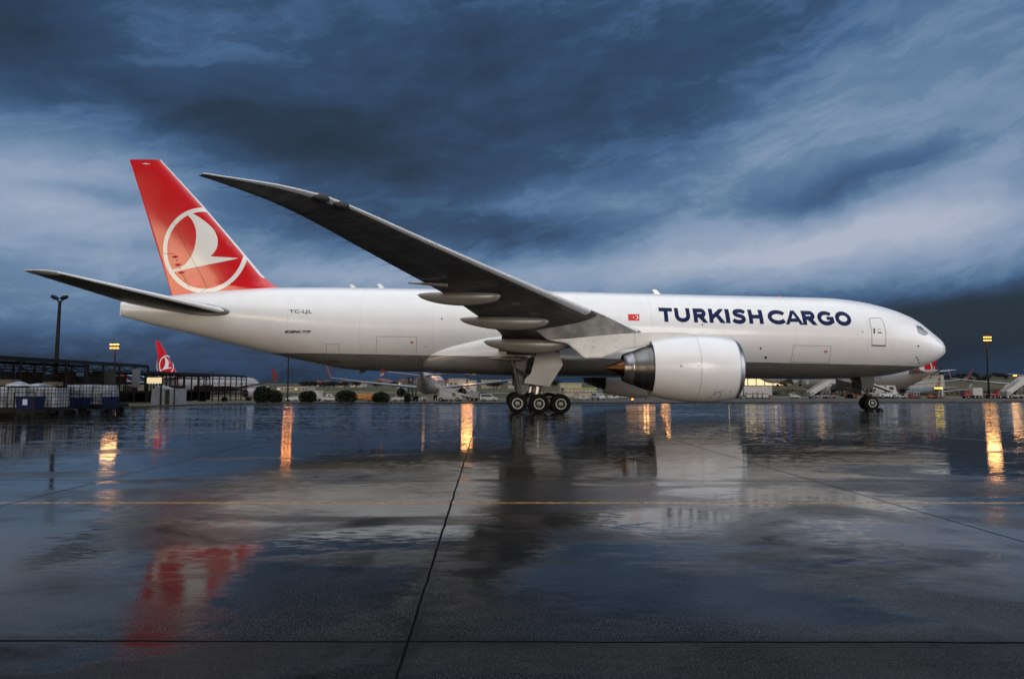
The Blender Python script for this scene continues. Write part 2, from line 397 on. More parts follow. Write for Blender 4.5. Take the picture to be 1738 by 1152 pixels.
# ------------------------------------------------------------------ setting: wet apron, kerb, terrain
def apron_material():
    m = bpy.data.materials.new('wet_concrete'); m.use_nodes = True; t = NT(m.node_tree); b = t.n['Principled BSDF']
    g = t.new('ShaderNodeNewGeometry'); P = g.outputs['Position']; x, y, z = t.sep(P)
    wob = t.m('MULTIPLY', t.m('SUBTRACT', t.noise(P, 1.1, 4, .6), .5), .05)
    s_ = t.m('ADD', t.m('ADD', t.m('ADD', x, t.m('MULTIPLY', y, .035)), wob), .58 + 700)
    tt = t.m('ADD', t.m('ADD', t.m('ADD', y, wob), t.m('MULTIPLY', x, .004)), -5.12 + 850)
    si = t.m('MULTIPLY', s_, 1 / 7.0); ti = t.m('MULTIPLY', tt, 1 / 8.5)
    ds = t.m('MULTIPLY', t.m('ABSOLUTE', t.m('SUBTRACT', si, t.m('ROUND', si))), 7.0)
    dt = t.m('MULTIPLY', t.m('ABSOLUTE', t.m('SUBTRACT', ti, t.m('ROUND', ti))), 8.5)
    dj = t.m('MINIMUM', t.m('MULTIPLY', ds, 1.0), t.m('MULTIPLY', dt, .8))
    joint = t.sstep(dj, .017, .008)
    edge = t.sstep(dj, .16, .02)
    cell = t.comb(t.m('FLOOR', si), t.m('FLOOR', ti), 3.0)
    wn = t.new('ShaderNodeTexWhiteNoise'); t.l.new(cell, wn.inputs[0]); cv = wn.outputs['Value']; cc = wn.outputs['Color']
    rowv = t.new('ShaderNodeTexWhiteNoise', noise_dimensions='1D'); t.l.new(t.m('FLOOR', ti), rowv.inputs['W']); rv = rowv.outputs['Value']
    big = t.noise(P, .22, 6, .62, .4)
    fine = t.noise(P, 46, 4, .7)
    mp = t.new('ShaderNodeMapping'); t.l.new(P, mp.inputs[0]); mp.inputs['Scale'].default_value = (.26, .48, 1); mp.inputs['Rotation'].default_value = (0, 0, R(4))
    puddn = t.noise(mp.outputs[0], 1.0, 6, .6, .5)
    far = t.sstep(y, 13.5, 15.5)
    nearrow = t.m('MULTIPLY', t.sstep(y, 5.2, 6.5), t.sstep(y, 13.6, 11.0))
    pud = t.sstep(t.m('ADD', t.m('ADD', puddn, t.m('MULTIPLY', far, .14)), t.m('MULTIPLY', nearrow, .07)), .47, .60)
    pud = t.m('MULTIPLY', pud, t.m('SUBTRACT', 1.0, t.m('MULTIPLY', joint, .5)))
    dry0 = t.m('SUBTRACT', 1.0, pud)
    mott = t.noise(P, .55, 7, .68, .3)
    # colour: damp concrete, slab to slab differences, darker soaked patches
    base = t.mix(t.sstep(mott, .34, .66), (.006, .006, .006, 1), (.018, .0172, .016, 1))
    base = t.mix(t.m('MULTIPLY', t.sstep(fine, .50, .66), .6), base, (.045, .045, .044, 1))
    base = t.mix(t.m('MULTIPLY', t.sstep(t.noise(P, 120, 2, .5), .60, .68), .8), base, (.20, .20, .19, 1))
    base = t.mix(t.m('MULTIPLY', cv, .60), base, (.004, .004, .0042, 1))
    stain = t.sstep(t.noise(P, .42, 6, .62, .8), .56, .66)
    base = t.mix(t.m('MULTIPLY', stain, .55), base, (.006, .005, .004, 1))
    base = t.mix(t.m('MULTIPLY', pud, .25), base, (.008, .0085, .009, 1))
    base = t.mix(t.m('MULTIPLY', edge, .35), base, (.006, .0055, .005, 1))
    # yellow taxi line, worn
    yl = t.sstep(t.m('ABSOLUTE', t.m('SUBTRACT', t.m('ADD', y, t.m('MULTIPLY', x, .001)), 11.06)), .085, .065)
    wear = t.sstep(t.noise(P, 9, 5, .7), .30, .62)
    base = t.mix(t.m('MULTIPLY', yl, t.m('SUBTRACT', 1.0, t.m('MULTIPLY', wear, .75))), base, (.42, .20, .04, 1))
    base = t.mix(joint, base, (.006, .006, .006, 1))
    t.l.new(base, b.inputs['Base Color'])
    rr = t.m('ADD', .07, t.m('MULTIPLY', mott, .12)); rr = t.m('ADD', rr, t.m('MULTIPLY', cv, .05))
    rr = t.m('ADD', rr, t.m('MULTIPLY', stain, .10))
    near = t.sstep(y, 5.2, 5.0); rr = t.m('ADD', rr, t.m('MULTIPLY', near, .24))
    rough = t.m('ADD', t.m('MULTIPLY', rr, t.m('SUBTRACT', 1.0, pud)), t.m('MULTIPLY', .045, pud))
    rough = t.m('MAXIMUM', rough, t.m('MULTIPLY', joint, .6))
    rough = t.m('MAXIMUM', rough, t.m('MULTIPLY', yl, .22))
    patch = t.sstep(t.noise(P, .19, 5, .6, .5), .40, .62)
    rough = t.m('ADD', rough, t.m('MULTIPLY', t.m('MULTIPLY', patch, dry0), .14))
    t.l.new(rough, b.inputs['Roughness'])
    b.inputs['IOR'].default_value = 1.33
    spk = t.m('ADD', .11, t.m('MULTIPLY', pud, .17)); spk = t.m('ADD', spk, t.m('MULTIPLY', t.sstep(mott, .35, .65), .10)); spk = t.m('MULTIPLY', spk, t.m('SUBTRACT', 1.0, t.m('MULTIPLY', stain, .55)))
    spk = t.m('MAXIMUM', spk, t.m('MULTIPLY', t.sstep(y, 18, 30), .45))
    spk = t.m('MULTIPLY', spk, t.m('ADD', .55, t.m('MULTIPLY', cv, .60)))
    spk = t.m('MULTIPLY', spk, t.m('SUBTRACT', 1.0, t.m('MULTIPLY', t.m('MULTIPLY', patch, t.sstep(y, 24, 14)), .38)))
    spk = t.m('MULTIPLY', spk, t.m('SUBTRACT', 1.0, joint))
    t.l.new(spk, b.inputs['Specular IOR Level'])
    # relief: rain ripples, broomed texture, open joints
    mp2 = t.new('ShaderNodeMapping'); t.l.new(P, mp2.inputs[0]); mp2.inputs['Scale'].default_value = (1.0, 2.3, 1)
    rip = t.noise(mp2.outputs[0], 3.2, 3, .5)
    mp3 = t.new('ShaderNodeMapping'); t.l.new(P, mp3.inputs[0]); mp3.inputs['Scale'].default_value = (.11, .42, 1)
    swell = t.noise(mp3.outputs[0], 1.3, 3, .5)
    mp4 = t.new('ShaderNodeMapping'); t.l.new(P, mp4.inputs[0]); mp4.inputs['Scale'].default_value = (60, 3.0, 1); mp4.inputs['Rotation'].default_value = (0, 0, R(35))
    broom = t.noise(mp4.outputs[0], 1.0, 2, .5)
    hgt = t.m('MULTIPLY', rip, .0009)
    hgt = t.m('ADD', hgt, t.m('MULTIPLY', swell, .006))
    dry = t.m('SUBTRACT', 1.0, pud)
    hgt = t.m('ADD', hgt, t.m('MULTIPLY', t.m('MULTIPLY', fine, .0011), t.m('ADD', .12, t.m('MULTIPLY', dry, .9))))
    hgt = t.m('ADD', hgt, t.m('MULTIPLY', t.m('MULTIPLY', broom, .0006), dry))
    hgt = t.m('ADD', hgt, t.m('MULTIPLY', joint, -.006))
    bp = t.new('ShaderNodeBump'); bp.inputs['Strength'].default_value = 1.0; bp.inputs['Distance'].default_value = 1.0
    t.l.new(hgt, bp.inputs['Height'])
    # wind-driven ripples: facets that lean mostly towards and away from the camera side
    def nz(scale, sc, det):
        mq = t.new('ShaderNodeMapping'); t.l.new(P, mq.inputs[0]); mq.inputs['Scale'].default_value = sc
        q = t.new('ShaderNodeTexNoise'); t.l.new(mq.outputs[0], q.inputs['Vector']); q.inputs['Scale'].default_value = scale; q.inputs['Detail'].default_value = det; q.inputs['Roughness'].default_value = .55
        return t.sep(q.outputs['Color'])
    ra = nz(1.0, (4.0, 9.0, 1), 2); rb = nz(90.0, (1, 1, 1), 2); rc = nz(1.0, (.07, .5, 1), 3)
    ky = t.m('ADD', .085, t.m('MULTIPLY', t.sstep(y, 14, 42), .52)); ky = t.m('MULTIPLY', ky, t.m('ADD', .55, t.m('MULTIPLY', dry, .6)))
    rm = t.sstep(t.noise(P, .30, 3, .55), .42, .60, .22, 1.0); ky = t.m('MULTIPLY', ky, t.m('MAXIMUM', rm, t.sstep(y, 20, 30)))
    kc = t.m('MULTIPLY', t.sstep(y, 14, 60), .24)
    kg = t.m('ADD', .035, t.m('MULTIPLY', dry, .07)); kg = t.m('MULTIPLY', kg, t.sstep(y, 40, 8, .25, 1))
    oy = t.m('ADD', t.m('MULTIPLY', t.m('SUBTRACT', ra[1], .5), t.m('MULTIPLY', ky, 1.35)), t.m('ADD', t.m('MULTIPLY', t.m('SUBTRACT', rc[1], .5), kc), t.m('MULTIPLY', t.m('SUBTRACT', rb[1], .5), kg)))
    ox = t.m('ADD', t.m('MULTIPLY', t.m('SUBTRACT', ra[0], .5), t.m('MULTIPLY', ky, .25)), t.m('MULTIPLY', t.m('SUBTRACT', rb[0], .5), kg))
    va = t.new('ShaderNodeVectorMath', operation='ADD'); t.l.new(bp.outputs[0], va.inputs[0]); t.l.new(t.comb(ox, oy, 0.0), va.inputs[1])
    vn = t.new('ShaderNodeVectorMath', operation='NORMALIZE'); t.l.new(va.outputs[0], vn.inputs[0]); t.l.new(vn.outputs[0], b.inputs['Normal'])
    M['apron'] = m
apron_material()

EDGE = [(-33.5, -30), (-33.2, 40), (-32.6, 58), (-31.2, 66), (-24, 74.3), (20, 74.6), (60, 80.5), (160, 86), (400, 92), (400, -30)]
mb = MB(); mb.prism([(x, y, 0) for x, y in EDGE], (0, 0, -.14)); ap = mb.build('apron', 'apron'); tag(ap, kind='structure')
mb = MB()
for i in range(0, len(EDGE) - 2):
    (x0, y0), (x1, y1) = EDGE[i], EDGE[i + 1]; L = math.hypot(x1 - x0, y1 - y0); n = max(1, int(L / 2.2))
    nx, ny = -(y1 - y0) / L, (x1 - x0) / L
    for k in range(n):
        a, b_ = k / n + .03 / L, (k + 1) / n - .03 / L
        p = (x0 + (x1 - x0) * a + nx * .15, y0 + (y1 - y0) * a + ny * .15, .02 + random.uniform(-.012, .012)); q = (x0 + (x1 - x0) * b_ + nx * .15, y0 + (y1 - y0) * b_ + ny * .15, p[2])
        mb.bar(p, q, .24, .16)
k_ = mb.build('kerb_strip', 'kerb_stone'); tag(k_, kind='structure')

def hill(x, y):
    def ss(a, b, v): v = min(1, max(0, (v - a) / (b - a))); return v * v * (3 - 2 * v)
    edge_y = lerp([(-60, 45), (-33, 60), (-24, 75), (20, 75), (60, 81), (160, 87), (400, 93)], x)
    k = .0224 + (.0182 - .0224) * ss(0, 45, x)
    zt_ = 1.86 - k * min(max(y, 100), 236)
    z = -.16 + (zt_ + .16) * ss(edge_y + 1, edge_y + 26, y)
    z += 4.2 * ss(238, 330, y)
    z += (1.0 + .6 * math.sin(x * .011 + 1)) * ss(330, 620, y)
    z += ss(500, 900, y) * (3 + 3 * mnoise.noise(Vector((x * .004, y * .004, 0))))
    z += 7.5 * math.exp(-((x - 420) / 110) ** 2) * ss(380, 640, y)
    return z
def ground_sheet():
    xs = [-6000, -3000, -1800, -1200] + list(range(-900, 901, 20)) + [1200, 1800, 3000, 6000]
    ys = [-400, -100, 0, 30, 45, 55, 62, 68, 72, 75, 78, 82, 86, 90, 95, 100, 106, 112] + list(range(120, 300, 9)) + list(range(300, 1001, 25)) + [1200, 1600, 2400, 4000, 8000]
    vs = [(x, y, hill(x, y) if y > 40 else -.16) for y in ys for x in xs]; n = len(xs)
    fs = [(j * n + i, j * n + i + 1, (j + 1) * n + i + 1, (j + 1) * n + i) for j in range(len(ys) - 1) for i in range(n - 1)]
    mb = MB(); mb.add(vs, fs)
    m = bpy.data.materials.new('terrain'); m.use_nodes = True; t = NT(m.node_tree); b = t.n['Principled BSDF']
    g = t.new('ShaderNodeNewGeometry'); P = g.outputs['Position']; x, y, z = t.sep(P)
    n1 = t.noise(P, .05, 6, .6); n2 = t.noise(P, .6, 5, .6)
    tar = t.mix(n2, (.05, .045, .042, 1), (.10, .085, .075, 1))
    gr = t.mix(t.sstep(n1, .4, .6), (.050, .052, .026, 1), (.12, .095, .055, 1))
    gr = t.mix(t.sstep(n2, .4, .7), gr, (.035, .038, .02, 1))
    wob = t.m('MULTIPLY', t.m('SUBTRACT', t.noise(P, .02, 4, .5), .5), 30)
    isg = t.sstep(t.m('ADD', y, wob), 238, 244)
    left = t.m('MULTIPLY', t.sstep(x, -18, -26), t.sstep(y, 96, 90)); isg = t.m('MAXIMUM', isg, left)
    col = t.mix(isg, tar, gr)
    for (yy, hw) in ((256, 1.8), (288, 2.0), (340, 3.5)):      # service roads crossing the bank
        rd = t.sstep(t.m('ABSOLUTE', t.m('SUBTRACT', t.m('ADD', y, t.m('MULTIPLY', x, .05)), yy)), hw + .6, hw)
        col = t.mix(rd, col, (.16, .15, .13, 1))
    t.l.new(col, b.inputs['Base Color']); b.inputs['Roughness'].default_value = .8; b.inputs['Specular IOR Level'].default_value = .08
    bp = t.new('ShaderNodeBump'); bp.inputs['Distance'].default_value = .1; bp.inputs['Strength'].default_value = .4; t.l.new(n2, bp.inputs['Height']); t.l.new(bp.outputs[0], b.inputs['Normal'])
    o = mb.build('ground', m, smooth=True, angle=60); tag(o, kind='structure')
ground_sheet()

# ================================================================== THE FREIGHTER
AX, AY, YAW, PP, AM = 1.72, 52.56, .0174, .0116, 31.77
plane = empty('cargo_airliner', (AX, AY, 0)); plane.rotation_euler = (0, PP, YAW)
tag(plane, 'largest jet, white with a red tail fin, parked broadside on the wet apron', 'airplane')
RM = Matrix.Rotation(YAW, 3, 'Z') @ Matrix.Rotation(PP, 3, 'Y'); RI = RM.transposed()
def L(a, b, c): return Vector((AM - a, -b, c))            # aft of nose, toward the camera side, height
def w2l(P): q = RI @ (Vector(P) - Vector((AX, AY, 0))); return (AM - q.x, -q.y, q.z)
CAM = Vector((0, 0, CAMH))
def un(x, y, b):
    r = ray(x, y); b0 = w2l(CAM)[1]; b1 = w2l(CAM + r)[1]; t_ = (b - b0) / (b1 - b0); q = w2l(CAM + r * t_); return q[0], q[2]

TOP = [(-.1, 4.95), (-.05, 5.2), (.08, 5.48), (.38, 5.84), (.89, 6.22), (1.3, 6.5), (1.94, 6.98), (2.6, 7.42), (3.53, 7.84), (4.59, 8.2), (5.65, 8.47), (6.71, 8.68), (7.78, 8.82), (9.37, 8.94), (12, 8.98), (16.1, 9.02), (22.5, 9.09), (30, 9.17), (36.75, 9.23), (46, 9.25), (51.3, 9.18), (54, 9.02), (56.2, 8.84), (59.7, 8.46), (63.4, 7.92)]
BOT = [(-.1, 4.9), (-.05, 4.75), (.08, 4.6), (.43, 4.34), (1.09, 3.98), (2.04, 3.6), (3, 3.32), (4.3, 3.03), (5.8, 2.83), (7.9, 2.69), (12.1, 2.6), (15.5, 2.61), (30, 2.72), (41, 2.83), (44.6, 2.87), (45.7, 2.93), (46.9, 3.07), (48.5, 3.36), (50, 3.66), (52.2, 4.14), (56.3, 5.10), (59.9, 5.93), (61.1, 6.2), (63.4, 6.80)]
WID = [(-.1, .03), (-.05, .25), (.08, .48), (.38, .85), (.89, 1.25), (1.94, 1.86), (3, 2.33), (4.3, 2.72), (5.8, 2.99), (7.9, 3.16), (10, 3.2), (46, 3.2), (50, 2.95), (54, 2.4), (58, 1.68), (61, 1.05), (63.4, .32)]
def fsec(a):
    t_, b_ = pchip(TOP, a), pchip(BOT, a); return (t_ + b_) / 2, max((t_ - b_) / 2, .02), pchip(WID, a)
def fy(a, c):
    cc, hh, hw = fsec(a); k = 1 - ((c - cc) / hh) ** 2
    return hw * math.sqrt(max(k, 0))
sta = [-.1, -.09, -.07, -.03, .03, .1, .2, .35, .55, .8, 1.1, 1.4, 1.7] + [2 + .4 * i for i in range(21)] + [10.5 + 1.2 * i for i in range(30)] + [46 + .6 * i for i in range(29)] + [63.4]
mb = MB(); NR = 96
rings = []
for a in sta:
    cc, hh, hw = fsec(a)
    rings.append([L(a, hw * math.sin(2 * math.pi * i / NR), cc + hh * math.cos(2 * math.pi * i / NR)) for i in range(NR)])
mb.loft(rings); fus = mb.build('fuselage', 'aircraft_white', plane, smooth=True)

def surf(px, py):                                          # where a sight line meets the near flank
    b = 3.0
    for _ in range(12):
        a, c = un(px, py, b); b = fy(a, c)
    return a, c
def onfus(a, c, eps=.006):
    cc, hh, hw = fsec(a); b = fy(a, c); n = Vector((0, -b / max(hw, .1) ** 2, (c - cc) / hh ** 2)).normalized()
    return L(a, b, c) + n * eps
FLE = [(7.6, 52.0), (9.1, 51.1), (9.3, 51.75), (9.6, 52.3), (10.2, 52.95), (12.04, 54.55), (15.46, 57.61), (19.04, 61.04)]
FTE = [(7.6, 59.4), (8.5, 59.72), (16.31, 62.46), (19.04, 63.46)]
def fin_half(s_, ch, th=.10):                              # symmetric section half thickness
    s_ = min(max(s_, 0), 1); return ch * th / .2 * (.2969 * math.sqrt(s_) - .126 * s_ - .3516 * s_ ** 2 + .2843 * s_ ** 3 - .1036 * s_ ** 4)
def fin_y(a, c):
    l, t_ = lerp(FLE, c), lerp(FTE, c); return fin_half((a - l) / (t_ - l), min(t_ - l, 8.5), .095)
def onfin(a, c, eps=.008): return L(a, fin_y(a, c) + eps, c)

def decal(polys, fn, name, m, parent, gx=.25, gy=.12, thick=0):
    bm = bmesh.new()
    for poly in polys:
        vs = [bm.verts.new((p[0], p[1], 0)) for p in poly]
        for tri in tessellate_polygon([[Vector((p[0], p[1], 0)) for p in poly]]):
            try: bm.faces.new([vs[i] for i in tri])
            except ValueError: continue
    return finish_decal(bm, fn, name, m, parent, gx, gy)
def finish_decal(bm, fn, name, m, parent, gx, gy):
    xs = [v.co.x for v in bm.verts]; ys = [v.co.y for v in bm.verts]
    for lo, hi, g, no in ((min(xs), max(xs), gx, (1, 0, 0)), (min(ys), max(ys), gy, (0, 1, 0))):
        k = lo + g
        while k < hi:
            bmesh.ops.bisect_plane(bm, geom=bm.verts[:] + bm.edges[:] + bm.faces[:], plane_co=(k, k, 0), plane_no=no); k += g
    for v in bm.verts: v.co = fn(v.co.x, v.co.y)
    me = bpy.data.meshes.new(name); bm.to_mesh(me); bm.free()
    me.materials.append(M[m]); o = bpy.data.objects.new(name, me); C.objects.link(o); o.parent = parent
    for p in me.polygons: p.use_smooth = True
    return o
def text_bm(s_, bold=0.0, space=1.0):
    cu = bpy.data.curves.new('lettering', 'FONT'); cu.body = s_; cu.offset = bold; cu.space_character = space; cu.resolution_u = 6
    o = bpy.data.objects.new('lettering', cu); C.objects.link(o); bpy.context.view_layer.update()
    dg = bpy.context.evaluated_depsgraph_get(); me = bpy.data.meshes.new_from_object(o.evaluated_get(dg))
    bm = bmesh.new(); bm.from_mesh(me); bpy.data.objects.remove(o); bpy.data.curves.remove(cu); bpy.data.meshes.remove(me)
    xs = [v.co.x for v in bm.verts]; ys = [v.co.y for v in bm.verts]; x0, x1, y0, y1 = min(xs), max(xs), min(ys), max(ys)
    for v in bm.verts: v.co = ((v.co.x - x0) / (x1 - x0), (v.co.y - y0) / (y1 - y0), 0)
    return bm
def text_quad(s_, TL, TR, BL_, BR, name, m, parent, bold=.03, space=1.0, eps=.006):
    bm = text_bm(s_, bold, space); q = [surf(*p) for p in (TL, TR, BL_, BR)]
    for v in bm.verts:
        u, w = v.co.x, v.co.y
        v.co.x = (q[0][0] * (1 - u) + q[1][0] * u) * w + (q[2][0] * (1 - u) + q[3][0] * u) * (1 - w)
        v.co.y = (q[0][1] * (1 - u) + q[1][1] * u) * w + (q[2][1] * (1 - u) + q[3][1] * u) * (1 - w)
    return finish_decal(bm, lambda a, c: onfus(a, c, eps), name, m, parent, .4, .1)
# heavy geometric capitals, drawn as strokes in a unit box
def stroke(path, w):
    out = []; n = len(path); L_, R_ = [], []
    for i, p in enumerate(path):
        q0 = path[max(i - 1, 0)]; q1 = path[min(i + 1, n - 1)]; dx, dy = q1[0] - q0[0], q1[1] - q0[1]; l = math.hypot(dx, dy); nx, ny = -dy / l * w / 2, dx / l * w / 2
        L_.append((p[0] + nx, p[1] + ny)); R_.append((p[0] - nx, p[1] - ny))
    return [[L_[i], L_[i + 1], R_[i + 1], R_[i]] for i in range(n - 1)]
def arc(cx, cy, rx, ry, a0, a1, n=26): return [(cx + rx * math.cos(R(a0 + (a1 - a0) * i / n)), cy + ry * math.sin(R(a0 + (a1 - a0) * i / n))) for i in range(n + 1)]
S_ = .285
def box_(x0, y0, x1, y1): return [[(x0, y0), (x1, y0), (x1, y1), (x0, y1)]]
def glyph(ch, w):
    h = S_ / 2
    if ch == 'T': return [box_(0, 1 - S_ * .95, w, 1), box_(w / 2 - h, 0, w / 2 + h, 1 - S_ * .95)]
    if ch == 'I': return [box_(0, 0, w, 1)]
    if ch == 'H': return [box_(0, 0, S_, 1), box_(w - S_, 0, w, 1), box_(S_, .5 - h * .95, w - S_, .5 + h * .95)]
    if ch == 'U':
        r = w / 2 - h; return [stroke([(h, 1), (h, .5)] + [(h, .46)] + arc(w / 2, .46, r, .46 - h, 180, 360)[1:] + [(w - h, .5), (w - h, 1)], S_)]
    if ch == 'R':
        rt = w * .90; cy = .67; ry = 1 - h - cy; x1 = rt - ry - h
        return [box_(0, 0, S_, 1), stroke([(S_, 1 - h)] + arc(x1, cy, rt - h - x1, ry, 90, -90) + [(S_, cy - ry)], S_), [[(w * .34, .36), (w * .72, .40), (w, 0), (w - .33, 0)]]]
    if ch == 'K': return [box_(0, 0, S_, 1), [[(S_, .26), (S_, .60), (w - .34, 1), (w - .01, 1), (w * .62, .56), (w * .52, .50)]], [[(w * .42, .46), (w * .62, .62), (w + .02, 0), (w - .34, 0)]]]
    if ch == 'S':
        p = [(.90, .76), (.80, .845), (.64, .885), (.47, .885), (.30, .84), (.215, .745), (.25, .64), (.37, .575), (.52, .535), (.68, .48), (.785, .395), (.80, .275), (.71, .165), (.55, .115), (.38, .115), (.20, .155), (.07, .245)]
        q = []
        for k in range(len(p) - 1):
            for u in (0, .33, .66):
                p0, p1, p2, p3 = p[max(k - 1, 0)], p[k], p[k + 1], p[min(k + 2, len(p) - 1)]
                q.append(tuple(.5 * (2 * p1[d] + (p2[d] - p0[d]) * u + (2 * p0[d] - 5 * p1[d] + 4 * p2[d] - p3[d]) * u * u + (-p0[d] + 3 * p1[d] - 3 * p2[d] + p3[d]) * u ** 3) for d in (0, 1)))
        q.append(p[-1]); return [stroke([(x * w, y) for x, y in q], S_)]
    if ch == 'O': return [stroke(arc(w / 2, .5, w / 2 - h, .5 - h + .01, 0, 360, 44), S_)]
    if ch == 'C': return [stroke(arc(w * .53, .5, w * .53 - h, .5 - h + .01, 36, 324, 36), S_)]
    if ch == 'G': return [stroke(arc(w * .52, .5, w * .52 - h, .5 - h + .01, 42, 330, 36), S_), box_(w * .55, .375, w * .985, .375 + S_ * .82), box_(w * .985 - S_ * .98, .16, w * .985, .38)]
    if ch == 'A':
        d = .255; return [[[(0, 0), (d, 0), (w / 2 + .06, .88), (w / 2 + d / 2, 1), (w / 2 - d / 2, 1)]], [[(w - d, 0), (w, 0), (w / 2 + d / 2, 1), (w / 2 - .02, .80)]], box_(w * .27, .19, w * .73, .19 + S_ * .86)]
tl, tr, bl, br = surf(1117.6, 522), surf(1445, 529.3), surf(1122, 546), surf(1447, 553.2)
for ch, x0, x1 in zip('TURKISHCARGO', (64, 154, 262, 352, 447, 485, 581, 692, 790, 891, 979, 1082), (142, 243, 343, 443, 472, 568, 664, 800, 893, 974, 1075, 1174)):
    pa, pb = [surf(1100 + x_ / 3.408, 534 + 7 * (x_ - 60) / 1115)[0] for x_ in (x0, x1)]
    def mp_(u, v, pa=pa, pb=pb, w=1): 
        a = pa + (pb - pa) * u; k = (tl[0] - a) / (tl[0] - tr[0]); ct = tl[1] + (tr[1] - tl[1]) * k; cb = bl[1] + (br[1] - bl[1]) * k
        return (a, cb + (ct - cb) * v)
    w_ = (pa - pb) / 1.03
    polys = glyph(ch, w_); bmj = None
    whole = []
    bm_ = bmesh.new()
    for gi, grp in enumerate(polys):
        for poly in grp:
            pts = [mp_(x / w_, y) for x, y in poly]; vs = [bm_.verts.new((p[0], p[1], 0)) for p in pts]
            for tri in tessellate_polygon([[Vector((p[0], p[1], 0)) for p in pts]]):
                f_ = bm_.faces.new([vs[i] for i in tri]); f_.material_index = gi
        k0 = [v for v in bm_.verts if not v.tag]
        for v in k0: v.tag = True; v.co.z = gi * .0015
    bmesh.ops.remove_doubles(bm_, verts=bm_.verts, dist=1e-4)
    for k in range(60, 80):
        for off in (0, .05): bmesh.ops.bisect_plane(bm_, geom=bm_.verts[:] + bm_.edges[:] + bm_.faces[:], plane_co=(0, k / 10 + off, 0), plane_no=(0, 1, 0))
    for v in bm_.verts: v.co = onfus(v.co.x, v.co.y, .006 + v.co.z)
    for f_ in bm_.faces: f_.material_index = 0; f_.smooth = True
    me = bpy.data.meshes.new('letter'); bm_.to_mesh(me); bm_.free(); me.materials.append(M['decal_navy']); o = bpy.data.objects.new('letter', me); C.objects.link(o); o.parent = fus
text_quad('TC-LJL', (491, 525.5), (529, 526), (492.3, 532.8), (529, 533.3), 'registration', 'decal_black', fus, .022, 1.12)
text_quad('BOEING 777F', (485, 560.6), (528.5, 560.8), (483, 565.2), (526, 565.6), 'type_lettering', 'decal_black', fus, .05, .98)
def spoly(pts): return [surf(*p) for p in pts]
decal([spoly([(1065.8, 533), (1085, 533.2), (1085.2, 544.2), (1066.4, 543.9)])], onfus, 'flag', 'decal_red', fus)
def circ(cx, cy, r, n=28, a0=0, a1=360): return [(cx + r * math.cos(R(a0 + (a1 - a0) * i / n)), cy + r * math.sin(R(a0 + (a1 - a0) * i / n))) for i in range(n + (0 if a1 - a0 == 360 else 1))]
cres = circ(1080.3, 538.7, 3.3, 24, -140, 140) + circ(1079.4, 538.7, 2.55, 24, 128, -128)
decal([spoly(cres)], lambda a, c: onfus(a, c, .010), 'flag_crescent', 'decal_white', fus)
star = [(1075.2 + (1.6 if i % 2 == 0 else .65) * math.cos(R(36 * i + 180)), 538.7 + (1.6 if i % 2 == 0 else .65) * math.sin(R(36 * i + 180))) for i in range(10)]
decal([spoly(star)], lambda a, c: onfus(a, c, .010), 'flag_star', 'decal_white', fus)
def strip(pts, w, closed=False):                          # a line as a chain of small quads in (a,c)
    out = []; n = len(pts)
    for i in range(n if closed else n - 1):
        p, q = pts[i], pts[(i + 1) % n]; dx, dy = q[0] - p[0], q[1] - p[1]; l = math.hypot(dx, dy) or 1; nx, ny = -dy / l * w / 2, dx / l * w / 2
        out.append([(p[0] + nx, p[1] + ny), (q[0] + nx, q[1] + ny), (q[0] - nx, q[1] - ny), (p[0] - nx, p[1] - ny)])
    return out
# crew door: panel outline, sill, window slot, handle
dr = spoly([(1474.5, 540.5), (1494, 539), (1499.5, 548), (1503, 562), (1503, 586.5), (1479.5, 586)])
dd = decal(strip(dr, .045, True), onfus, 'crew_door', 'seam', fus)
decal(strip(spoly([(1479.2, 586), (1503, 586.8)]), .09), lambda a, c: onfus(a, c, .012), 'door_sill', 'seam_dark', fus)
decal([spoly([(1482, 557), (1484.8, 557), (1485.5, 566), (1482.8, 566)])], onfus, 'door_window', 'seam_dark', fus)
decal([spoly([(1489.5, 563), (1496, 563.4), (1496, 565.6), (1490, 565.3)])], onfus, 'door_handle', 'seam_dark', fus)
decal(strip(spoly([(1489, 560), (1491, 558.6), (1495, 559)]), .04), onfus, 'door_placard', 'seam', fus)
for nm, pts in (('cargo_door', [(1346.5, 586), (1410, 587), (1407, 615.5), (1342, 614)]), ('cargo_door', [(640, 571), (707.5, 571.5), (708, 627), (641, 626)]), ('bulk_door', [(553.5, 584), (575, 584), (579, 614), (557, 612)])):
    decal(strip(spoly(pts), .03, True), onfus, nm, 'seam', fus)
decal(strip(spoly([(557.5, 612), (578.5, 613.8)]), .08), lambda a, c: onfus(a, c, .012), 'door_sill', 'seam_dark', fus)
for x, y in ((1401.5, 596.5), (699, 581)):
    decal([spoly([(x - 2.6, y - 1.9), (x + 2.6, y - 1.9), (x + 2.6, y + 1.9), (x - 2.6, y + 1.9)])], lambda a, c: onfus(a, c, .009), 'placard', 'placard_orange', fus)
for x, y, r in ((750, 541, 1.5), (1192, 551, 1.4), (1291, 591, 1.7), (1299.6, 606.6, 2.3), (1464, 563, 1.1), (1558.5, 587, 1.6), (1556, 606.5, 1.5), (1558.5, 610.5, 1.4), (1560, 615.5, 1.1), (629, 610, 1.0), (598, 610, .9), (722, 588, 1.0)):
    decal([spoly(circ(x, y, r, 14))], lambda a, c: onfus(a, c, .009), 'port', 'seam_dark', fus, .1, .1)
for x, y, w in ((684, 605, 5), (718, 606, 3), (688, 605, 3)):
    decal(strip(spoly([(x - w, y), (x + w, y + .2)]), .05), onfus, 'stencil', 'seam', fus)
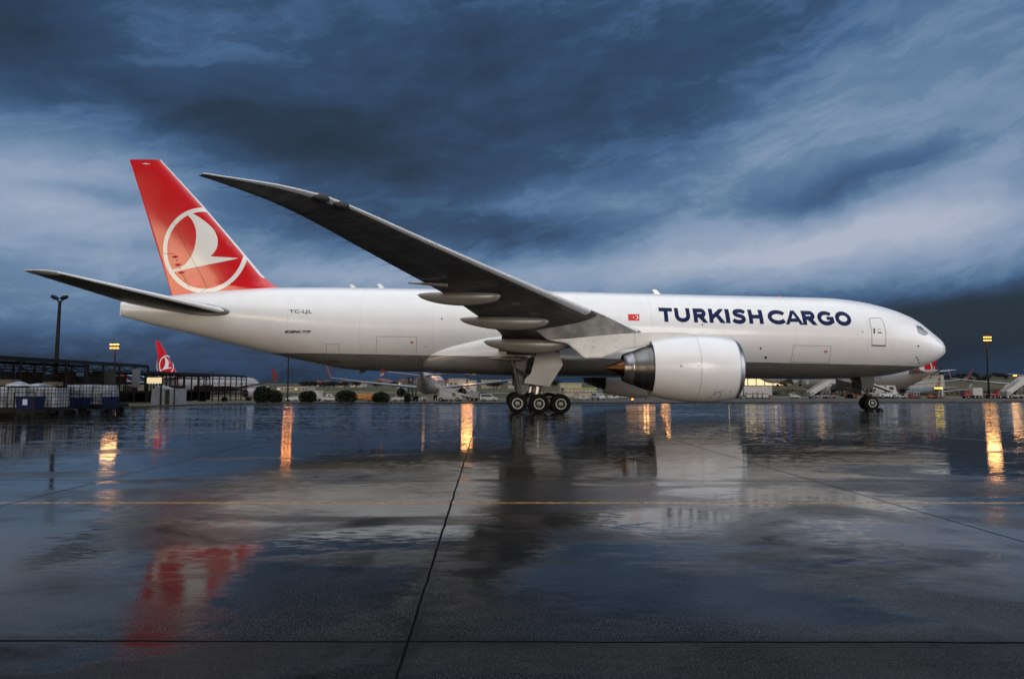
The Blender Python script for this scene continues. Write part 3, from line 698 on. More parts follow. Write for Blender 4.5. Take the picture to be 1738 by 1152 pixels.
# cockpit glazing, both sides
cock = [[(1555.3, 553.2), (1562.3, 554.2), (1568.5, 559.8), (1567.3, 568), (1559, 563.9)], [(1569.3, 560.4), (1575, 565.6), (1569.4, 568.6), (1568.3, 568)]]
for k, pl in enumerate(cock):
    q = spoly(pl)
    decal(strip(q, .10, True), lambda a, c: onfus(a, c, .008), 'window_frame', 'seam', fus)
    g_ = decal([q], lambda a, c: onfus(a, c, .014), 'cockpit_window', 'glass_cockpit', fus, .15, .1)
    far_ = decal([q], lambda a, c: (lambda v: Vector((v.x, -v.y, v.z)))(onfus(a, c, .014)), 'cockpit_window', 'glass_cockpit', fus, .15, .1)

# belly fairing with wing root fillet
mb = MB(); rings = []
FW = [(16.5, 2.2), (19, 3.1), (21.5, 3.42), (24, 3.6), (33, 3.60), (35.4, 3.42), (36.6, 3.28), (37.9, 3.08), (39.3, 2.66), (40.1, 2.0), (40.4, 1.0)]
FB = [(16.5, 2.9), (20, 2.64), (24, 2.57), (33, 2.57), (37, 2.66), (39.3, 2.76), (40.1, 2.95), (40.4, 3.2)]
FT = [(16.5, 3.4), (18.5, 5.0), (20, 5.7), (23, 5.78), (30, 5.9), (34, 6.0), (35.4, 5.9), (36.6, 5.6), (37.9, 5.25), (39.3, 4.7), (40.1, 4.0), (40.4, 3.5)]
for i in range(50):
    a = 16.5 + 23.9 * (1 - (1 - i / 49) ** 1.5); w_, b0, t0 = pchip(FW, a), pchip(FB, a), pchip(FT, a); cc, hh = (b0 + t0) / 2, (t0 - b0) / 2; rg = []
    for k in range(48):
        th = 2 * math.pi * k / 48; s_, c_ = math.sin(th), math.cos(th)
        rg.append(L(a, w_ * math.copysign(abs(s_) ** .66, s_), cc + hh * math.copysign(abs(c_) ** .66, c_)))
    rings.append(rg)
mb.loft(rings); mb.build('belly_fairing', 'aircraft_white', plane, smooth=True, angle=50)

# wings
WLE = [(1.5, 23.1, 5.35), (3.1, 24.1, 5.72), (6, 25.95, 6.08), (9.6, 28.2, 6.42), (13, 30.35, 6.74), (17, 32.9, 7.13), (21, 35.4, 7.51), (25, 37.95, 7.93), (28, 39.85, 8.25), (29, 40.6, 8.36), (30, 41.45, 8.35), (31, 42.25, 8.25), (31.8, 42.85, 8.13), (32.4, 43.3, 8.04)]
WTE = [(1.5, 34.7, 4.0), (3.1, 34.6, 4.25), (6, 34.5, 4.6), (9.5, 34.35, 5.0), (12, 35.2, 5.52), (15, 36.4, 6.13), (17, 37.15, 6.46), (21, 38.8, 6.99), (25, 40.4, 7.48), (28, 41.6, 7.85), (30, 42.4, 7.97), (31, 42.85, 7.98), (31.8, 43.2, 7.98), (32.4, 43.5, 7.97)]
def wtab(t_, k): return [(r[0], r[k]) for r in t_]
def foil(s_, th):                                         # upper and lower ordinates
    yt = th / .2 * (.2969 * math.sqrt(s_) - .126 * s_ - .3516 * s_ ** 2 + .2843 * s_ ** 3 - .1036 * s_ ** 4)
    cam_ = .012 * 4 * s_ * (1 - s_) - .010 * math.sin(math.pi * max(0, (s_ - .55) / .45)) if s_ > .55 else .012 * 4 * s_ * (1 - s_)
    return cam_ + yt, cam_ - yt
def wing_ring(b, sgn, n=22, s0=0.0, s1=1.0, grow=0.0):
    la, lc, ta, tc_ = (pchip(wtab(WLE, 1), b), pchip(wtab(WLE, 2), b), pchip(wtab(WTE, 1), b), pchip(wtab(WTE, 2), b)); ch = ta - la
    th = lerp([(1.5, .135), (9.6, .115), (20, .10), (32.4, .085)], b)
    up, lo = [], []
    for i in range(n + 1):
        s_ = s0 + (s1 - s0) * (1 - math.cos(math.pi * i / n)) / 2 if s0 == 0 and s1 == 1 else s0 + (s1 - s0) * (i / n) ** 1.6
        u_, l_ = foil(s_, th); base = lc + (tc_ - lc) * s_
        up.append((la + ch * s_ - grow * (1 - s_ / max(s1, .01)), base + u_ * ch + grow - lc * 0)); lo.append((la + ch * s_ - grow * (1 - s_ / max(s1, .01)), base + l_ * ch - grow))
    pts = up[::-1] + lo[1:]
    return [L(a, sgn * b, c) for a, c in pts]
bs = [1.5, 2.3, 3.1, 4.5, 6, 7.8, 9.5, 10.5, 12, 13.5, 15, 17, 19, 21, 23, 25, 26.5, 28, 28.6, 29.2, 29.8, 30.4, 31, 31.5, 32, 32.4]
for sgn in (1, -1):
    mb = MB(); mb.loft([wing_ring(b, sgn) for b in bs]); wing = mb.build('wing', 'wing_grey', plane, smooth=True, angle=40)
    # bright leading edge slats, in spans
    for b0, b1 in ((3.9, 8.6), (10.7, 15.0), (15.05, 19.4), (19.45, 23.8), (23.85, 28.2)):
        mb = MB(); mb.loft([wing_ring(b0 + (b1 - b0) * k / 5, sgn, 8, 0, .055, .012) for k in range(6)]); mb.build('slat', 'wing_light', wing, smooth=True, angle=60)
    mb = MB(); mb.loft([wing_ring(b, sgn, 10, 0, .16, .012) for b in (28.25, 29, 29.8, 30.4, 31, 31.5, 32, 32.42)]); mb.build('wing_tip', 'wing_light', wing, smooth=True, angle=60)
    # landing light pair near the tip
    for bb in (28.35, 29.05):
        la, lc = pchip(wtab(WLE, 1), bb), pchip(wtab(WLE, 2), bb)
        mb = MB(); mb.lathe([(-.34, .01), (-.28, .09), (-.1, .16), (.1, .16), (.28, .09), (.34, .01)], L(la + .10, sgn * bb, lc - .08), (.75, sgn * .66, 0), 14); mb.build('wing_light', 'soot', wing, smooth=True)
    # flap and aileron gaps under the wing
    def lower(b, s_, eps=.01):
        la, lc, ta, tc_ = (pchip(wtab(WLE, 1), b), pchip(wtab(WLE, 2), b), pchip(wtab(WTE, 1), b), pchip(wtab(WTE, 2), b)); ch = ta - la
        th = lerp([(1.5, .135), (9.6, .115), (20, .10), (32.4, .085)], b); return L(la + ch * s_, sgn * b, lc + (tc_ - lc) * s_ + foil(s_, th)[1] * ch - eps)
    def wstrip(mb_, b0, s0, b1, s1, w_, n=14):
        for k in range(n):
            u0, u1 = k / n, (k + 1) / n; p0, p1 = b0 + (b1 - b0) * u0, b0 + (b1 - b0) * u1; q0, q1 = s0 + (s1 - s0) * u0, s0 + (s1 - s0) * u1
            if abs(b1 - b0) > .5: mb_.add([lower(p0, q0), lower(p1, q1), lower(p1, q1 + w_), lower(p0, q0 + w_)], [(0, 1, 2, 3)])
            else: mb_.add([lower(p0, q0), lower(p1, q1), lower(p1 + w_ * 4, q1), lower(p0 + w_ * 4, q0)], [(0, 1, 2, 3)])
    mb = MB(); wstrip(mb, 4.2, .74, 9.4, .70, .004); wstrip(mb, 10.2, .70, 22.3, .68, .006); wstrip(mb, 22.6, .70, 28.2, .68, .008); wstrip(mb, 11, .13, 28.2, .15, .006)
    for bb in (9.4, 10.2, 16.3, 22.3, 22.6, 28.2): wstrip(mb, bb, .70, bb, .99, .007, 8)
    mb.build('flap_gap', 'seam_dark', wing)
    for bb in (12.9, 14.9, 16.9, 24, 26):                  # tank access panels
        mb = MB(); q = [(bb + .28 * math.cos(R(30 * i)), .42 + .28 / 7.0 * 1.3 * math.sin(R(30 * i))) for i in range(12)]
        mb.add([lower(b_, s_, .012) for b_, s_ in q], [tuple(range(12))]); mb.build('access_panel', 'fairing_grey' if bb < 20 else 'wing_grey', wing)
    # static wicks along the trailing edge
    for k in range(13):
        bb = 19.5 + k * .98; a_, c_ = pchip(wtab(WTE, 1), bb), pchip(wtab(WTE, 2), bb); mb = MB(); mb.cyl(L(a_ - .05, sgn * bb, c_), L(a_ + .42, sgn * (bb + .05), c_ - .06), .011, .004, 5); mb.build('static_wick', 'soot', wing)
    mb = MB(); a_, c_ = pchip(wtab(WTE, 1), 19.6), pchip(wtab(WTE, 2), 19.6)
    mb.cyl(L(a_ - 1.2, sgn * 19.6, c_ - .15), L(a_ + .7, sgn * 19.8, c_ - .08), .10, .045, 10); mb.build('jettison_pipe', 'fairing_grey', wing, smooth=True)
    # canoe fairings of the flap tracks
    for (b_, x0, y0, x1, y1, hgt, wd) in ((17.5, 708.5, 500, 850, 502, .98, .34), (13.4, 780, 541, 932, 545, 1.06, .38), (9.2, 820.5, 579, 962, 584, 1.25, .45)):
        a0, c0 = un(x0, y0, b_); a1, c1 = un(x1, y1, b_); rings = []
        for k in range(29):
            u = k / 28; a = a0 + (a1 - a0) * u
            hh = hgt * (max(u, .0001) ** .55) * ((1 - u) ** .42) * .80 + .01
            ww = wd * (max(u, .0001) ** .6) * ((1 - u) ** .4) * 1.45 + .01
            cc = c0 + (c1 - c0) * u - .06 * math.sin(math.pi * u)
            rings.append([L(a, sgn * b_ + ww * math.sin(2 * math.pi * i / 20), cc + hh * math.cos(2 * math.pi * i / 20) * (1.18 if math.cos(2 * math.pi * i / 20) < 0 else .55)) for i in range(20)])
        mb = MB(); mb.loft(rings); mb.build('flap_track_fairing', 'fairing_grey', wing, smooth=True, angle=60)
    mb = MB(); a0, c0 = un(856, 574, 7.2); a1, c1 = un(905, 575, 7.2)
    mb.lathe([(0, .01), (.3, .18), (.9, .27), (1.4, .24), (1.85, .01)], L(a0, sgn * 7.2, c0 - .05), (L(a1, 7.2, c1) - L(a0, 7.2, c0)), 18); mb.build('flap_hinge_fairing', 'fairing_grey', wing, smooth=True)
    mb = MB(); a0, c0 = un(829, 608, 4.4); a1, c1 = un(890, 609, 4.4)
    mb.lathe([(0, .01), (.5, .10), (1.4, .19), (2.3, .18), (2.65, .01)], L(a0, sgn * 4.4, c0), (L(a1, 4.4, c1) - L(a0, 4.4, c0)), 18); mb.build('flap_hinge_fairing', 'fairing_grey', wing, smooth=True)

# fin, with a white leading edge, rudder seams, hinge fairings and the emblem
def fin_ring(c, s0=0, s1=1, n=20, grow=0.0):
    l, t_ = lerp(FLE, c), lerp(FTE, c); ch = t_ - l; up = []
    for i in range(n + 1):
        s_ = s0 + (s1 - s0) * ((1 - math.cos(math.pi * i / n)) / 2 if s1 == 1 else (i / n) ** 1.8)
        up.append((l + ch * s_ - grow * (1 - s_ / s1), fin_half(s_, min(ch, 8.5), .095) + grow))
    if s1 == 1: up[-1] = (up[-1][0], .012)
    return [L(a, b, c) for a, b in up[::-1]] + [L(a, -b, c) for a, b in up[1:]]
cs = [7.6, 8.6, 9.0, 9.1, 9.2, 9.3, 9.45, 9.6, 9.9, 10.2, 10.8, 11.5, 12.04, 13, 14, 15.46, 17, 18.2, 18.8, 19.04]
mb = MB(); mb.loft([fin_ring(c) for c in cs]); fin = mb.build('tail_fin', 'paint_red', plane, smooth=True, angle=50)
mb = MB(); mb.loft([fin_ring(c, 0, .022, 8, .010) for c in cs if c >= 9.9]); mb.build('leading_edge', 'wing_light', fin, smooth=True)
def fpix(pts): return [un(p[0], p[1], .35) for p in pts]
CX_, CY_ = 346.5, 424.0
ring_polys = []
N_ = 96
for i in range(N_):
    th0, th1 = 2 * math.pi * i / N_, 2 * math.pi * (i + 1) / N_; q = []
    for th, r in ((th0, 73.0), (th1, 73.0), (th1, 65.6), (th0, 65.6)): q.append((CX_ + r * math.cos(th), CY_ + r * math.sin(th)))
    q = fpix(q)
    if all(a < lerp(FLE, c) + .12 for a, c in q): continue
    ring_polys.append([(min(max(a, lerp(FLE, c) + .11), lerp(FTE, c) - .02), c) for a, c in q])
decal(ring_polys, onfin, 'emblem_ring', 'decal_white', fin, .3, .3)
bird = [(495, 222), (508, 209), (540, 200), (575, 216), (620, 243), (680, 286), (730, 327), (770, 366), (800, 415), (819, 460), (826, 505), (824, 550), (812, 592), (790, 626), (750, 670), (800, 676), (900, 681), (1050, 690), (980, 709), (900, 727), (750, 756), (560, 792), (430, 818), (318, 840), (303, 812), (352, 803), (420, 783), (468, 752), (510, 705), (545, 650), (568, 590), (584, 520), (592, 450), (586, 380), (570, 325), (540, 268)]
decal([fpix([(240 + x / 6.4, 330 + y / 6.4) for x, y in bird])], lambda a, c: onfin(a, c, .012), 'emblem', 'decal_white', fin, .3, .3)
zz = lambda x, y: (240 + x / 6.4, 330 + y / 6.4)
rl = fpix([zz(255, 150), zz(360, 335), zz(460, 545), zz(530, 670), zz(620, 830), zz(712, 1015)])
decal(strip(rl, .022) + strip(fpix([zz(715, 1015), zz(630, 1065), zz(480, 1078), zz(345, 1084)]), .022), lambda a, c: onfin(a, c, .015), 'rudder_gap', 'seam_dark', fin)
decal(strip(fpix([zz(450, 895), zz(515, 1010)]), .03), lambda a, c: onfin(a, c, .015), 'rudder_rod', 'seam_dark', fin); decal(strip(fpix([zz(205, 632), zz(330, 640)]), .03), lambda a, c: onfin(a, c, .015), 'rudder_rod', 'seam_dark', fin)
for x, y in ((357, 670), (388, 757), (428, 843)):
    a, c = un(*zz(x, y), .3); mb = MB(); mb.lathe([(-.26, .01), (-.18, .06), (0, .12), (.15, .09), (.24, .01)], L(a, fin_y(a, c) + .02, c), (-1, 0, -.12), 14); mb.build('hinge_fairing', 'paint_red', fin, smooth=True)
    mb = MB(); mb.lathe([(-.08, .01), (0, .04), (.1, .01)], L(a - .15, fin_y(a, c) + .03, c - .28), (-1, 0, -.3), 8); mb.build('hinge_fairing', 'paint_red', fin, smooth=True)
for x, y in ((826, 375), (953, 525)):
    a, c = un(*zz(x, y), .3); decal(strip([(a + .19 * math.cos(R(30 * i)), c + .19 * math.sin(R(30 * i))) for i in range(12)], .03, True), lambda a, c: onfin(a, c, .012), 'inspection_port', 'placard_orange', fin)
mb = MB(); a, c = un(246, 277, .3); mb.lathe([(-.35, .01), (0, .05), (.35, .01)], L(a, fin_y(a, c), c), (1, 0, 0), 8); mb.build('tail_antenna', 'decal_white', fin)

# tailplanes
a_lr, c_lr = un(398, 531, 2.3); a_lt, c_lt = un(97, 461.5, 10.2); a_tt, c_tt = un(33, 458, 10.85); a_tr, c_tr = un(214, 514, 2.3)
def st_ring(u, sgn, n=16, s0=0, s1=1, grow=0):
    b = 2.0 + (10.2 - 2.0) * u; la = a_lr + (a_lt - a_lr) * u; lc = c_lr + (c_lt - c_lr) * u; ta = a_tr + (a_tt - a_tr) * u * .965; tc_ = c_tr + (c_tt - c_tr) * u * .965; ch = ta - la
    up, lo = [], []
    for i in range(n + 1):
        s_ = s0 + (s1 - s0) * (1 - math.cos(math.pi * i / n)) / 2; h_ = fin_half(s_, ch, .10) + grow
        up.append((la + ch * s_, lc + (tc_ - lc) * s_ + h_)); lo.append((la + ch * s_, lc + (tc_ - lc) * s_ - h_))
    return [L(a, sgn * b, c) for a, c in up[::-1] + lo[1:]]
for sgn in (1, -1):
    mb = MB(); rr = [st_ring(u / 10, sgn) for u in range(11)]
    # swept cap running out to a point
    for u, e in ((1.03, .82), (1.055, .5), (1.07, .1)):
        r_ = st_ring(u, sgn); tip = L(a_tt, sgn * 10.6, c_tt); rr.append([tip + (v - tip) * e for v in r_])
    mb.loft(rr); sb = mb.build('tailplane', 'stab_dark', plane, smooth=True, angle=40)
    mb = MB(); mb.loft([st_ring(u, sgn, 10, 0, .035, .012) for u in (.08, .3, .6, .9, 1.0)]); mb.build('leading_edge', 'wing_light', sb, smooth=True, angle=60)
    rr2 = [st_ring(u, sgn, 16, 0, 1, .012) for u in (.97, 1.0)]
    for u, e in ((1.03, .84), (1.055, .52), (1.07, .12)):
        r_ = st_ring(u, sgn); tip = L(a_tt + .01, sgn * 10.62, c_tt); rr2.append([tip + (v - tip) * e * 1.02 for v in r_])
    mb = MB(); mb.loft(rr2); mb.build('tailplane_tip', 'pylon_grey', sb, smooth=True, angle=40)
    # pale root cap sliding on the hull
    mb = MB(); mb.loft([[v + L(AM, 0, 0) * 0 for v in st_ring(u, sgn, 12, 0, .26, .02)] for u in (-.02, .03, .09)]); mb.build('root_cap', 'fairing_grey', sb, smooth=True, angle=60)
    for k in range(6):
        u = .35 + k * .12; r_ = st_ring(u, sgn); p = r_[0]; mb = MB(); mb.cyl(p, p + Vector((-.35, 0, -.03)), .01, .004, 5); mb.build('static_wick', 'soot', sb)
# tail cone end plate and small parts along the hull
mb = MB(); cc, hh, hw = fsec(63.4); mb.box(L(63.43, 0, cc), (.06, .5, hh * 1.9)); mb.build('exhaust_plate', 'wing_light', plane)
for px, py, h_, l_ in ((598, 489, .27, .34), (645, 489, .36, .42), (1112, 499, .38, .46)):
    a, c = un(px, py, 0); c = pchip(TOP, a) - .03
    mb = MB(); mb.prism([L(a, -.03, c), L(a - l_, -.03, c), L(a - l_ * .55 + h_ * .5, -.03, c + h_), L(a + .25, -.03, c + h_)], (0, -.06, 0)); mb.build('blade_antenna', 'decal_white', plane)
a, c = un(1322, 503, 0); mb = MB(); mb.lathe([(0, .16), (.06, .15), (.13, .08), (.16, .01)], L(a, 0, pchip(TOP, a) - .01), (0, 0, 1), 16); mb.build('beacon', 'beacon_red', plane, smooth=True)
a, c = un(617, 632, 0); cb = pchip(BOT, a); mb = MB(); mb.prism([L(a - .3, -.04, cb + .05), L(a + .3, -.04, cb + .05), L(a + .35, -.04, cb - .2), L(a + .1, -.04, cb - .22)], (0, .08, 0)); mb.build('drain_mast', 'soot', plane)
a, c = un(652, 632, 0); cb = pchip(BOT, a)
mb = MB(); mb.box(L(a, .4, cb - .02), (.34, .3, .16)); mb.build('skid_fairing', 'vehicle_red', plane)
for k in range(5):
    mb = MB(); z0 = cb - .10 - .05 * k; mb.prism([L(a - .12 + .03 * k, .5, z0), L(a + .14 + .03 * k, .5, z0 - .05), L(a + .15 + .03 * k, .5, z0 - .10), L(a - .11 + .03 * k, .5, z0 - .05)], (0, .02, 0)); mb.build('warning_streamer', 'decal_white' if k % 2 else 'vehicle_red', plane)
mb = MB(); a, c = un(1118, 655, 0)

# engines
def engine(sgn):
    ec = 3.06; eb = 9.6 * sgn
    mb = MB(); P0 = L(0, eb, ec); ax = (-1, 0, 0)
    def pr(l): return [(a, r) for a, r in l]
    outer = [(19.84, 1.905), (20.2, 1.99), (20.65, 2.06), (21.1, 2.11), (21.7, 2.135), (22.3, 2.13), (23.0, 2.07), (23.7, 1.98), (24.4, 1.86), (25.02, 1.72), (25.02, 1.69), (24.3, 1.80), (23.2, 1.85), (22.0, 1.8)]
    mb.lathe(pr(outer), P0, ax, 72); e = mb.build('engine', 'nacelle_white', plane, smooth=True, angle=50)
    lip = [(19.84, 1.908), (19.69, 1.85), (19.57, 1.77), (19.51, 1.68), (19.53, 1.60), (19.61, 1.54), (19.8, 1.50), (20.2, 1.53), (20.7, 1.62)]
    mb = MB(); mb.lathe(pr(lip), P0, ax, 72); o = mb.build('inlet_lip', 'lip_metal', e, smooth=True, angle=60)
    mb = MB(); mb.lathe([(20.75, 1.64), (20.76, .4), (20.5, .38), (20.2, .2), (20.1, .01)], P0, ax, 48)
    for k in range(22):
        th = 2 * math.pi * k / 22; u = Vector((0, math.cos(th), math.sin(th))); w_ = Vector((0, -math.sin(th), math.cos(th)))
        mb.add([P0 + Vector((-20.65, 0, 0)) + u * .4, P0 + Vector((-20.5, 0, 0)) + u * .4 + w_ * .16, P0 + Vector((-20.45, 0, 0)) + u * 1.6 + w_ * .3, P0 + Vector((-20.7, 0, 0)) + u * 1.6], [(0, 1, 2, 3)])
    mb.build('fan', 'soot', e, smooth=True)
    mb = MB(); mb.lathe([(23.0, 1.84), (23.01, 1.2), (23.4, 1.3)], P0, ax, 48); mb.build('fan_duct', 'soot', e, smooth=True)
    mb = MB(); mb.lathe([(23.3, 1.46), (24.2, 1.52), (24.9, 1.45), (25.5, 1.31), (26.15, 1.05)], P0, ax, 64); mb.build('core_cowl', 'core_metal', e, smooth=True, angle=50)
    mb = MB(); mb.lathe([(26.15, 1.055), (26.2, 1.06), (26.72, .86), (26.74, .83), (26.3, .9)], P0, ax, 64); mb.build('core_nozzle', 'lip_metal', e, smooth=True, angle=40)
    mb = MB(); mb.lathe([(26.2, .9), (26.21, .5), (26.5, .56), (26.75, .52), (27.2, .30), (27.6, .13), (27.86, .02)], P0, ax, 48); mb.build('exhaust_plug', 'plug_copper', e, smooth=True, angle=40)
    # nacelle joints, ports and strake
    def onn(a, th, eps=.008):
        r = lerp([(x, y) for x, y in outer[:10]], a) + eps; return P0 + Vector((-a, -sgn * r * math.cos(th), r * math.sin(th)))
    def band(a, w_, t0, t1, mm, nm, bow=0):
        m2 = MB(); n = 40; vs = []
        for k in range(n + 1):
            th = R(t0 + (t1 - t0) * k / n); da = bow * math.sin(math.pi * k / n); vs += [onn(a + da, th), onn(a + da + w_, th)]
        m2.add(vs, [(2 * k, 2 * k + 1, 2 * k + 3, 2 * k + 2) for k in range(n)]); m2.build(nm, mm, e)
    band(22.32, .018, -89, 89, 'seam', 'cowl_joint'); band(19.86, .02, -89, 89, 'seam_dark', 'cowl_joint')
    band(20.95, .028, -88, -38, 'seam_dark', 'latch_line')
    for a, t_, r in ((23.55, 3, .05), (22.5, 3, .03), (21.15, -43, .05), (21.35, -43, .05), (20.4, -43, .04), (20.55, -43, .02)):
        m2 = MB(); vs = [onn(a + r * math.cos(R(30 * k)), R(t_) + r / 2.1 * math.sin(R(30 * k)), .010) for k in range(12)]; m2.add(vs, [tuple(range(12))]); m2.build('port', 'seam_dark', e)
    m2 = MB(); n = 20; vs = []
    for k in range(n):
        for r in (.13, .10): vs.append(onn(21.6 + r * math.cos(2 * math.pi * k / n), R(-57) + r / 2.1 * math.sin(2 * math.pi * k / n), .010))
    m2.add(vs, [(2 * k, 2 * k + 1, (2 * k + 3) % (2 * n), (2 * k + 2) % (2 * n)) for k in range(n)]); m2.build('drain_ring', 'seam', e)
    m2 = MB()
    for i_, a in enumerate((21.2, 21.28, 21.36, 21.44)):
        m2.add([onn(a, R(-49), .01), onn(a + .05, R(-49), .01), onn(a + .05, R(-46.5), .01), onn(a, R(-46.5), .01)], [(0, 1, 2, 3)])
    m2.build('stencil', 'seam', e)
    # pylon
    pts = [un(*p, 9.6) for p in ((1190, 570), (1165, 565.5), (1130, 564), (1085, 565), (1050, 567), (1005, 571), (965, 575), (930, 577))]
    low = [un(*p, 9.6) for p in ((963, 583), (991, 608), (1020, 607), (1058, 593.5), (1085, 589), (1102, 586))]
    poly = pts + low + [(24.5, 4.3), (23.2, 4.6)]
    m2 = MB(); w_ = .26
    m2.prism([L(a, sgn * 9.6 - w_, c) for a, c in poly], L(AM, 2 * w_, 0)); py = m2.build('pylon', 'pylon_grey', plane, bevel=.06)
    # the upper fillet that joins it to the wing
    top_ = [(p[0], p[1] - .03) for p in pts[3:]]; upp = [(32.6, 5.6), (31.2, 6.0), (29.6, 6.3), (28.6, 6.5), (27.6, 6.2)]
    m2 = MB(); m2.prism([L(a, sgn * 9.6 - .2, c) for a, c in top_ + upp], L(AM, .4, 0)); m2.build('pylon_fillet', 'wing_grey', py, bevel=.05)
    m2 = MB()
    for a0_, c0_ in ((27.2, 4.75), (27.2, 4.35), (28.6, 4.7), (28.6, 4.35)): m2.box(L(a0_, sgn * 9.6 + sgn * .262, c0_), (.16, .006, .035))
    m2.box(L(26.0, sgn * 9.6 + sgn * .262, 4.85), (.02, .005, .9)); m2.build('stencil', 'seam', py)
engine(1); engine(-1)

# landing gear
def wheel(parent, b, a, r, w_, side, small=False):
    o = L(a, b, r); d = (0, -side, 0)                       # outer face looks along d
    t_ = [(-w_ / 2 + .02, r * .55), (-w_ / 2, r * .62), (-w_ / 2 + .01, r * .80), (-w_ / 2 + .06, r * .94), (-w_ / 4, r * .995), (0, r), (w_ / 4, r * .995), (w_ / 2 - .06, r * .94), (w_ / 2 - .01, r * .80), (w_ / 2, r * .62), (w_ / 2 - .02, r * .55)]
    mb = MB(); mb.lathe(t_, o, d, 48)
    for g in (-.3, 0, .3): mb.lathe([(g * w_ - .012, r * 1.0), (g * w_, r * 1.0035), (g * w_ + .012, r * 1.0)], o, d, 48)
    mb.build('tyre', 'tyre', parent, smooth=True, angle=60)
    mb = MB(); mb.lathe([(w_ / 2 - .05, r * .56), (w_ / 2 + .002, r * .545), (w_ / 2 + .012, r * .50), (w_ / 2 + .002, r * .45), (w_ / 2 - .05, r * .42), (-w_ / 2 + .02, r * .42), (-w_ / 2 - .004, r * .5), (-w_ / 2 + .03, r * .55)], o, d, 40); mb.build('rim', 'rim_white', parent, smooth=True, angle=60)
    mb = MB(); mb.lathe([(w_ / 2 - .10, r * .44), (w_ / 2 - .07, r * .30), (w_ / 2 - .02, r * .25), (w_ / 2 + .02, r * .14), (w_ / 2 + .03, .01)], o, d, 24)
    if not small:
        for k in range(9):
            th = 2 * math.pi * k / 9; u = Vector((math.cos(th), 0, math.sin(th))); mb.cyl(o + Vector(d) * (w_ / 2 - .09) + u * r * .12, o + Vector(d) * (w_ / 2 - .02) + u * r * .36, .035, .02, 6)
    mb.build('hub', 'rim_grey', parent, smooth=True, angle=40)
for sgn in (1, -1):
    B0 = 5.40
    mb = MB()
    mb.cyl(L(31.95, sgn * B0, .72), L(31.7, sgn * B0, 2.0), .16, .16, 20); mb.cyl(L(31.7, sgn * B0, 1.8), L(31.2, sgn * (B0 - .1), 5.6), .25, .27, 20)
    gear = mb.build('main_landing_gear', 'gear_metal', plane, smooth=True)
    mb = MB(); mb.cyl(L(31.93, sgn * B0, .95), L(31.8, sgn * B0, 1.85), .175, .175, 20); mb.build('oleo', 'chrome', gear, smooth=True)
    mb = MB(); mb.bar(L(30.1, sgn * B0, .70), L(33.45, sgn * B0, .70), .24, .30)
    for a in (30.30, 31.77, 33.24): mb.cyl(L(a, sgn * (B0 - .7), .66), L(a, sgn * (B0 + .7), .66), .09, .09, 14)
    mb.build('bogie_beam', 'gear_metal', gear, bevel=.03)
    mb = MB()
    mb.cyl(L(32.9, sgn * B0, .95), L(33.6, sgn * (B0 - .2), 3.6), .10, .13, 12); mb.cyl(L(31.8, sgn * (B0 - .1), 3.0), L(32.2, sgn * 2.6, 3.6), .12, .12, 12)
    mb.cyl(L(31.8, sgn * B0, 2.3), L(34.5, sgn * (B0 - .6), 3.5), .09, .09, 12); mb.cyl(L(31.6, sgn * (B0 + .1), 1.6), L(32.4, sgn * (B0 + .1), 1.15), .05, .05, 8)
    mb.cyl(L(32.4, sgn * (B0 + .1), 1.15), L(32.3, sgn * (B0 + .1), .8), .05, .05, 8)
    mb.build('brace', 'gear_metal', gear, smooth=True)
    mb = MB()
    for k in range(5):
        mb.cyl(L(31.5 + .25 * k, sgn * (B0 + .25), 1.5 - .1 * k), L(31.2 + .5 * k, sgn * (B0 + .3), .95), .022, .022, 6)
    mb.build('hydraulic_hose', 'soot', gear)
    for a in (30.30, 31.77, 33.24):
        wheel(gear, sgn * (B0 + .70), a, .665, .50, sgn); wheel(gear, sgn * (B0 - .70), a, .665, .50, -sgn)
    dp = [un(*p, 6.4) for p in ((911, 596), (948, 598), (955.5, 619), (932.5, 656), (889.8, 650), (891.2, 642.5), (901, 633.5))]
    mb = MB(); mb.prism([L(a, sgn * (6.35 - .06 * (c > 3.4)), c) for a, c in dp], L(AM, sgn * .07, 0)); mb.build('gear_door', 'door_grey', gear, bevel=.015)
    dp = [un(*p, 4.3) for p in ((874, 606), (896, 606), (889, 640), (881, 655), (873, 654))]
    mb = MB(); mb.prism([L(a, sgn * 4.35, c) for a, c in dp], L(AM, sgn * .06, 0)); mb.build('gear_door', 'stab_dark', gear)
    mb = MB(); mb.box(L(32.2, sgn * 5.0, 4.4), (3.6, 1.6, .7)); mb.build('wheel_well', 'soot', gear)
NA, nz = 5.89, 25.88 * math.sin(PP)
mb = MB(); mb.cyl(L(NA, 0, .5 + nz), L(NA + .05, 0, 1.5 + nz), .10, .10, 16); mb.cyl(L(NA + .05, 0, 1.4 + nz), L(NA - .1, 0, 3.2), .17, .18, 16); mb.bar(L(NA, -.42, .55 + nz), L(NA, .42, .55 + nz), .12, .12)
ng = mb.build('nose_landing_gear', 'gear_metal', plane, smooth=True)
mb = MB(); mb.cyl(L(NA + .1, .0, 1.3 + nz), L(NA + 1.6, 0, 2.9), .08, .08, 12); mb.cyl(L(NA - .1, .1, 1.2 + nz), L(NA - .3, .1, .8 + nz), .04, .04, 8); mb.cyl(L(NA - .3, .1, .8 + nz), L(NA, .1, .6 + nz), .04, .04, 8); mb.box(L(NA - .25, .0, 1.5 + nz), (.25, .5, .3)); mb.build('brace', 'gear_metal', ng)
mb = MB(); mb.lathe([(0, .09), (.05, .10), (.12, .05)], L(NA - .35, .22, 1.6 + nz), (1, 0, 0), 14); mb.lathe([(0, .09), (.05, .10), (.12, .05)], L(NA - .35, -.22, 1.6 + nz), (1, 0, 0), 14); mb.build('taxi_light', 'chrome', ng)
